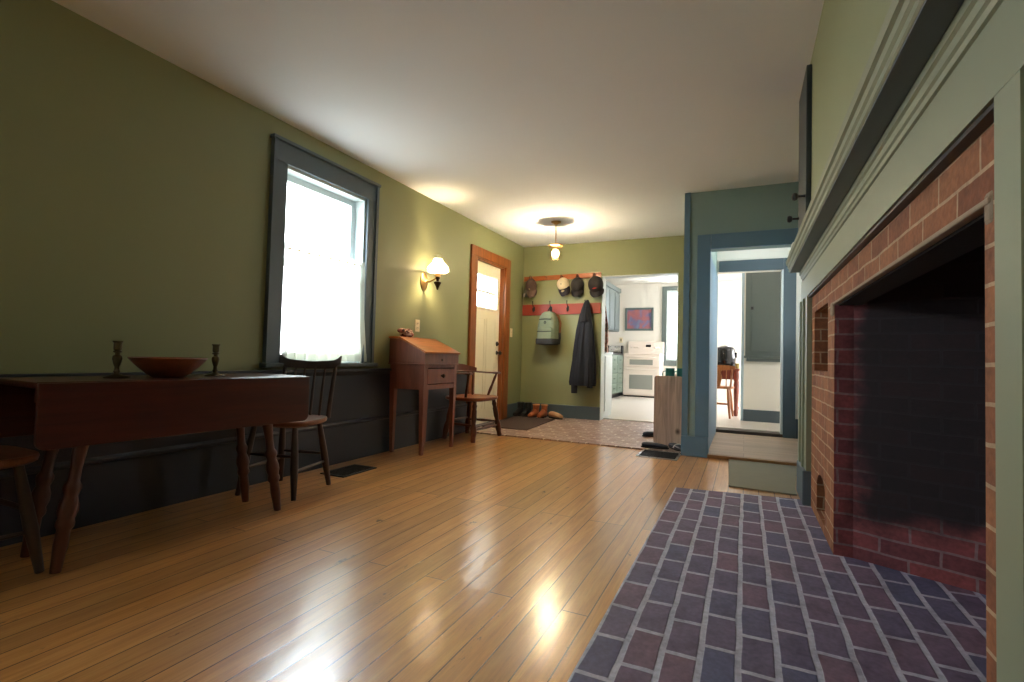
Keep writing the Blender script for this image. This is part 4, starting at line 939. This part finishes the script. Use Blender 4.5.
for z0, z1, w0, w1 in ((.64,.875,.68,.79), (.05,.615,.17,.47)):
    dd = MB().box(-.37, .37, -.026, 0, z0, z1, .006).obj('oven_door', M['applwhite'], rg, False)
    MB().box(-.24, .24, -.031, -.026, w0, w1, .003).obj('oven_window', M['ovenglass'], dd, False)
    zz = z1-.035; hb = MB(); hb.tube([(-.30,-.026,zz), (-.30,-.06,zz), (-.27,-.068,zz), (.27,-.068,zz), (.30,-.06,zz), (.30,-.026,zz)], .009, 8); hb.obj('oven_handle', M['applwhite'], dd)
# toaster
ts = thing('toaster', 'steel toaster with black ends on the dark countertop', 'toaster', (-2.60, 11.03, KZ+.911))
MB().box(-.13, .13, -.075, .075, .012, .17, .02, 3).obj('shell', M['steel'], ts)
for s_ in (-1, 1): MB().box(s_*.145-.016, s_*.145+.016, -.078, .078, .0, .175, .014, 3).obj('end_cap', M['black'], ts)
MB().box(-.10, .10, -.03, -.012, .1695, .173).obj('slot', M['black'], ts, False)
MB().box(-.10, .10, .012, .03, .1695, .173).obj('slot', M['black'], ts, False)
# counter clutter behind cloth, outlet
p = thing('kitchen_outlet', 'small white outlet on the cream wall left of the range', 'wall outlet', (-2.54, 11.3, 1.29))
MB().box(-.036, .036, -.006, 0, -.058, .058, .002).obj('cover_plate', M['plate'], p, False)
MB().box(-.012, .012, -.009, -.006, -.03, .03, .001).obj('socket', M['black'], p, False)
# floral cloth hanging
fc = MB(); rings = []
for i in range(13):
    t = i/12; z = 1.60-t*.66; ww = .045+.05*min(1, t*2)
    rings.append([(-.02+ww*(-1+2*j/18)*.9, .02*math.sin(j*1.3+t*2)*(.4+t), z) for j in range(19)] + [(-.02+ww*(1-2*j/18)*.9, .02*math.sin((18-j)*1.3+t*2)*(.4+t)+.006, z) for j in range(19)])
cl = thing('hanging_apron', 'pinkish floral apron hanging inside the kitchen opening', 'apron', (-1.735, 6.66, 0))
fc.loft(rings); fc.obj('cloth', M['floral'], cl)
MB().tube([(-.05,0,1.59), (-.02,.005,1.68), (.01,0,1.59)], .006, 8).obj('neck_loop', M['floral'], cl)
# picture
pc = thing('framed_picture', 'grey framed red and blue abstract picture above the range', 'picture', (-2.14, 11.3, 1.76))
f = MB(); f.box(-.31, -.265, -.03, 0, -.255, .255, .004); f.box(.265, .31, -.03, 0, -.255, .255, .004); f.box(-.265, .265, -.03, 0, .21, .255, .004); f.box(-.265, .265, -.03, 0, -.255, -.21, .004); f.obj('frame', M['pframe'], pc, False)
MB().box(-.265, .265, -.012, -.002, -.21, .21).obj('canvas', M['painting'], pc, False)
# wall cupboard on the short wall
kc = thing('kitchen_wall_cupboard', 'grey green cupboard on the short cream wall seen through the doorway', 'cupboard', (0, 7.46, 0))
MB().box(.005, .56, -.05, 0, .92, 2.13, .004).obj('surround', M['kcab'], kc, False)
MB().box(-.012, .57, -.075, 0, .915, .945, .005).obj('sill', M['kcab'], kc, False)
MB().box(.02, .56, -.06, 0, .87, .914, .004).obj('apron_moulding', M['kcab'], kc, False)
q = MB().box(.082, .55, -.068, -.051, 1.0, 2.10, .004).obj('door', M['kcab'], kc, False)
MB().box(.068, .10, -.078, -.0685, 1.56, 1.60, .003).obj('latch', M['black'], q, False)
# kitchen table, chair, fryer, cup
kt = thing('kitchen_table', 'red brown kitchen table seen through the inner doorway', 'table', (-.45, 8.35, KZ))
MB().box(-.30, .385, -.40, .42, .66, .69, .006).obj('tabletop', M['ktable'], kt, False)
MB().box(-.26, .35, -.36, -.34, .53, .66).obj('apron', M['ktable'], kt, False)
for x_, y_ in ((.34,-.35), (-.25,-.35), (.34,.37), (-.25,.37)):
    MB().turned((x_, y_, .66), (x_, y_, 0), [(0,.036), (.2,.036), (.24,.026), (.3,.036), (.6,.032), (.85,.022), (.9,.034), (1,.024)]).obj('leg', M['ktable'], kt)
kk = thing('kitchen_chair', 'light wooden splat back chair at the red brown kitchen table', 'chair', (-.33, 7.80, KZ), math.radians(176))
s = MB(); s.loft([[(x, y, z) for x, y, z in se(0, 0, zz, .20*k_, .19*k_, 3, 28)] for zz, k_ in ((.405,.92), (.415,1), (.432,1), (.438,.96))]); s.obj('seat', M['kwood'], kk)
for sx in (-1, 1):
    MB().turned((sx*.13, -.12, .41), (sx*.17, -.165, 0), [(0,.015), (.3,.021), (.6,.019), (1,.013)]).obj('leg', M['kwood'], kk)
    MB().turned((sx*.13, .13, .41), (sx*.165, .20, 0), [(0,.016), (.3,.022), (.6,.02), (1,.013)]).obj('leg', M['kwood'], kk)
    MB().tube([(sx*.165,.16,.43), (sx*.18,.19,.56), (sx*.19,.225,.68)], [.014,.012,.01], 8).obj('back_post', M['kwood'], kk)
MB().turned((.15,.165,.2), (-.15,.165,.2), [(0,.009), (.5,.012), (1,.009)], 8).obj('stretcher', M['kwood'], kk)
MB().turned((.155,-.145,.17), (-.155,-.145,.17), [(0,.009), (.5,.012), (1,.009)], 8).obj('stretcher', M['kwood'], kk)
spl = [(-.035,.44), (.035,.44), (.045,.50), (.06,.57), (.04,.63), (.055,.68), (-.055,.68), (-.04,.63), (-.06,.57), (-.045,.50)]
t_m = MB(); t_m.prism(spl, 1, .182, .194, .002)
o = t_m.obj('splat', M['kwood'], kk, False)
for x_ in (-.11, .11): MB().tube([(x_,.165,.43), (x_*1.05,.20,.68)], .007, 8).obj('spindle', M['kwood'], kk)
cr = MB(); cr.loft([[(u*.23, .225-.02*u*u-.008, .665+.02*u*u), (u*.23, .225-.02*u*u+.008, .665+.02*u*u), (u*.23, .235-.02*u*u+.008, .74-.012*u*u), (u*.23, .235-.02*u*u-.008, .74-.012*u*u)] for u in [-1+i/6 for i in range(13)]]); cr.obj('crest_rail', M['kwood'], kk)
fr = thing('air_fryer', 'tall glossy black air fryer on the kitchen table', 'air fryer', (-.265, 8.27, KZ+.691))
MB().lathe([(.001,0), (.135,0), (.142,.01), (.145,.16), (.138,.26), (.12,.31), (.09,.325), (.001,.33)], seg=30).obj('body', M['fryer'], fr)
MB().lathe([(.001,.329), (.07,.329), (.068,.343), (.001,.345)], seg=24).obj('lid', M['steel'], fr)
MB().box(-.03, .03, -.21, -.13, .10, .14, .01).obj('handle', M['fryer'], fr)
for s_ in (-1, 1): MB().box(s_*.148-.012, s_*.148+.012, -.03, .03, .16, .24, .006).obj('side_grip', M['fryer'], fr)
cp_ = MB(); cp_.lathe([(.001,0), (.022,0), (.026,.004), (.032,.075), (.028,.075), (.022,.01), (.001,.008)], seg=18); o = cp_.obj('small_cup', M['cup'], loc=(-.10, 8.15, KZ+.691)); tag(o, 'small olive cup on the kitchen table right of the air fryer', 'cup')

kl = thing('added_kitchen_lamp', 'round milk glass ceiling lamp added out of view in the kitchen', 'ceiling lamp', (-.5, 7.0, 2.548))  # unseen fixture, added to brighten the short kitchen wall
MB().lathe([(.001,0), (.12,0), (.12,-.02), (.001,-.02)], seg=28).obj('base', M['applwhite'], kl)
MB().lathe([(.115,-.021), (.13,-.05), (.12,-.10), (.08,-.13), (.001,-.14)], seg=28, cap=False).obj('globe', M['milk'], kl)
# ================================================================== LIGHT
def area(name, loc, rot, sx, sy, e, col=(1,1,1)):
    l = bpy.data.lights.new(name, 'AREA'); l.shape = 'RECTANGLE'; l.size = sx; l.size_y = sy; l.energy = e; l.color = col
    o = bpy.data.objects.new(name, l); C.objects.link(o); o.location = loc; o.rotation_euler = rot; return o
def point(name, loc, e, col, r=.03):
    l = bpy.data.lights.new(name, 'POINT'); l.energy = e; l.color = col; l.shadow_soft_size = r
    o = bpy.data.objects.new(name, l); C.objects.link(o); o.location = loc; return o
DAY = (.74, .88, 1.0)
def sky_area(name, win, tgt, sx, sy, e, col=DAY):
    v = Vector(tgt)-Vector(win); q = v.to_track_quat('-Z', 'Y')
    o = area(name, win, (0,0,0), sx, sy, e, col); o.rotation_euler = q.to_euler(); return o
sky_area('daylight_window', (WX-1.5, 2.9, 2.75), (WX+.6, 2.75, .9), 3.4, 2.4, 1000)
area('added_rear_daylight', (WX-.30, -1.15, 1.44), (0, -PI/2, 0), 1.5, 1.4, 8, DAY)  # added cool light for hearth and chimney breast, through the unseen rear window
sky_area('daylight_door_lite', (WX-1.3, 5.5, 2.5), (WX+.5, 5.4, 1.2), 2.0, 1.6, 90)
area('daylight_kitchen_window', (-1.28, 11.55, 1.62), (-PI/2, 0, 0), .6, 1.6, 50, DAY)
area('added_kitchen_side_daylight', (3.45, 9.2, 1.55), (0, PI/2, 0), 1.3, 2.0, 225, (.97,.98,1))  # added kitchen light entering by the unseen side window
point('sconce_light', (WX+.15, 4.03, 1.685), 44, (1,.78,.48), .021)
point('added_kitchen_lamp_light', (-.5, 7.0, 2.48), 42, (1,.93,.84), .04)  # added light for the short kitchen wall, inside the unseen lamp
point('pendant_light', (px_, py_, 2.03), 200, (1,.84,.56), .052)
area('added_hall_side_daylight', (1.0, 5.65, 1.6), (0, PI/2, 0), 1.0, .8, 22, (1,.97,.93))  # added light for the hall end, behind its unseen side window

w = bpy.data.worlds.new('World'); bpy.context.scene.world = w; w.use_nodes = True
nt = w.node_tree; bg = nt.nodes['Background']; tc = nt.nodes.new('ShaderNodeTexCoord'); sp = nt.nodes.new('ShaderNodeSeparateXYZ'); rp = nt.nodes.new('ShaderNodeValToRGB')
nt.links.new(tc.outputs['Generated'], sp.inputs[0]); mr = nt.nodes.new('ShaderNodeMapRange'); mr.inputs[1].default_value = -1; mr.inputs[2].default_value = 1; nt.links.new(sp.outputs[2], mr.inputs[0]); nt.links.new(mr.outputs[0], rp.inputs[0])
e_ = rp.color_ramp.elements; e_[0].position = .38; e_[0].color = (.55,.57,.52,1); e_[1].position = .47; e_[1].color = (.92,.97,1,1)
nt.links.new(rp.outputs[0], bg.inputs[0]); bg.inputs[1].default_value = 10.0

# ================================================================== CAMERA
cam = bpy.data.cameras.new('Camera'); co = bpy.data.objects.new('Camera', cam); C.objects.link(co)
cam.sensor_fit = 'HORIZONTAL'; cam.sensor_width = 36; cam.lens = 36*500.5/1024; cam.clip_start = .02; cam.clip_end = 100
yaw, pitch, roll = map(math.radians, (24.966, 1.801, 1.476))
fw = Vector((-math.sin(yaw)*math.cos(pitch), math.cos(yaw)*math.cos(pitch), math.sin(pitch))); rt = Vector((math.cos(yaw), math.sin(yaw), 0)); upv = rt.cross(fw)
r2 = rt*math.cos(roll)+upv*math.sin(roll); u2 = -rt*math.sin(roll)+upv*math.cos(roll)
mt = Matrix((r2, u2, -fw)).transposed().to_4x4(); mt.translation = (0, 0, .85); co.matrix_world = mt
sc_ = bpy.context.scene; sc_.camera = co
sc_.view_settings.view_transform = 'Standard'; sc_.view_settings.look = 'None'; sc_.view_settings.gamma = 1; sc_.view_settings.exposure = 0.25; sc_.view_settings.use_curve_mapping = False
sc_.cycles.use_denoising = True; sc_.cycles.max_bounces = 10; sc_.cycles.diffuse_bounces = 6; sc_.cycles.transparent_max_bounces = 16
sc_.cycles.sample_clamp_indirect = 8; sc_.cycles.caustics_reflective = False; sc_.cycles.caustics_refractive = False
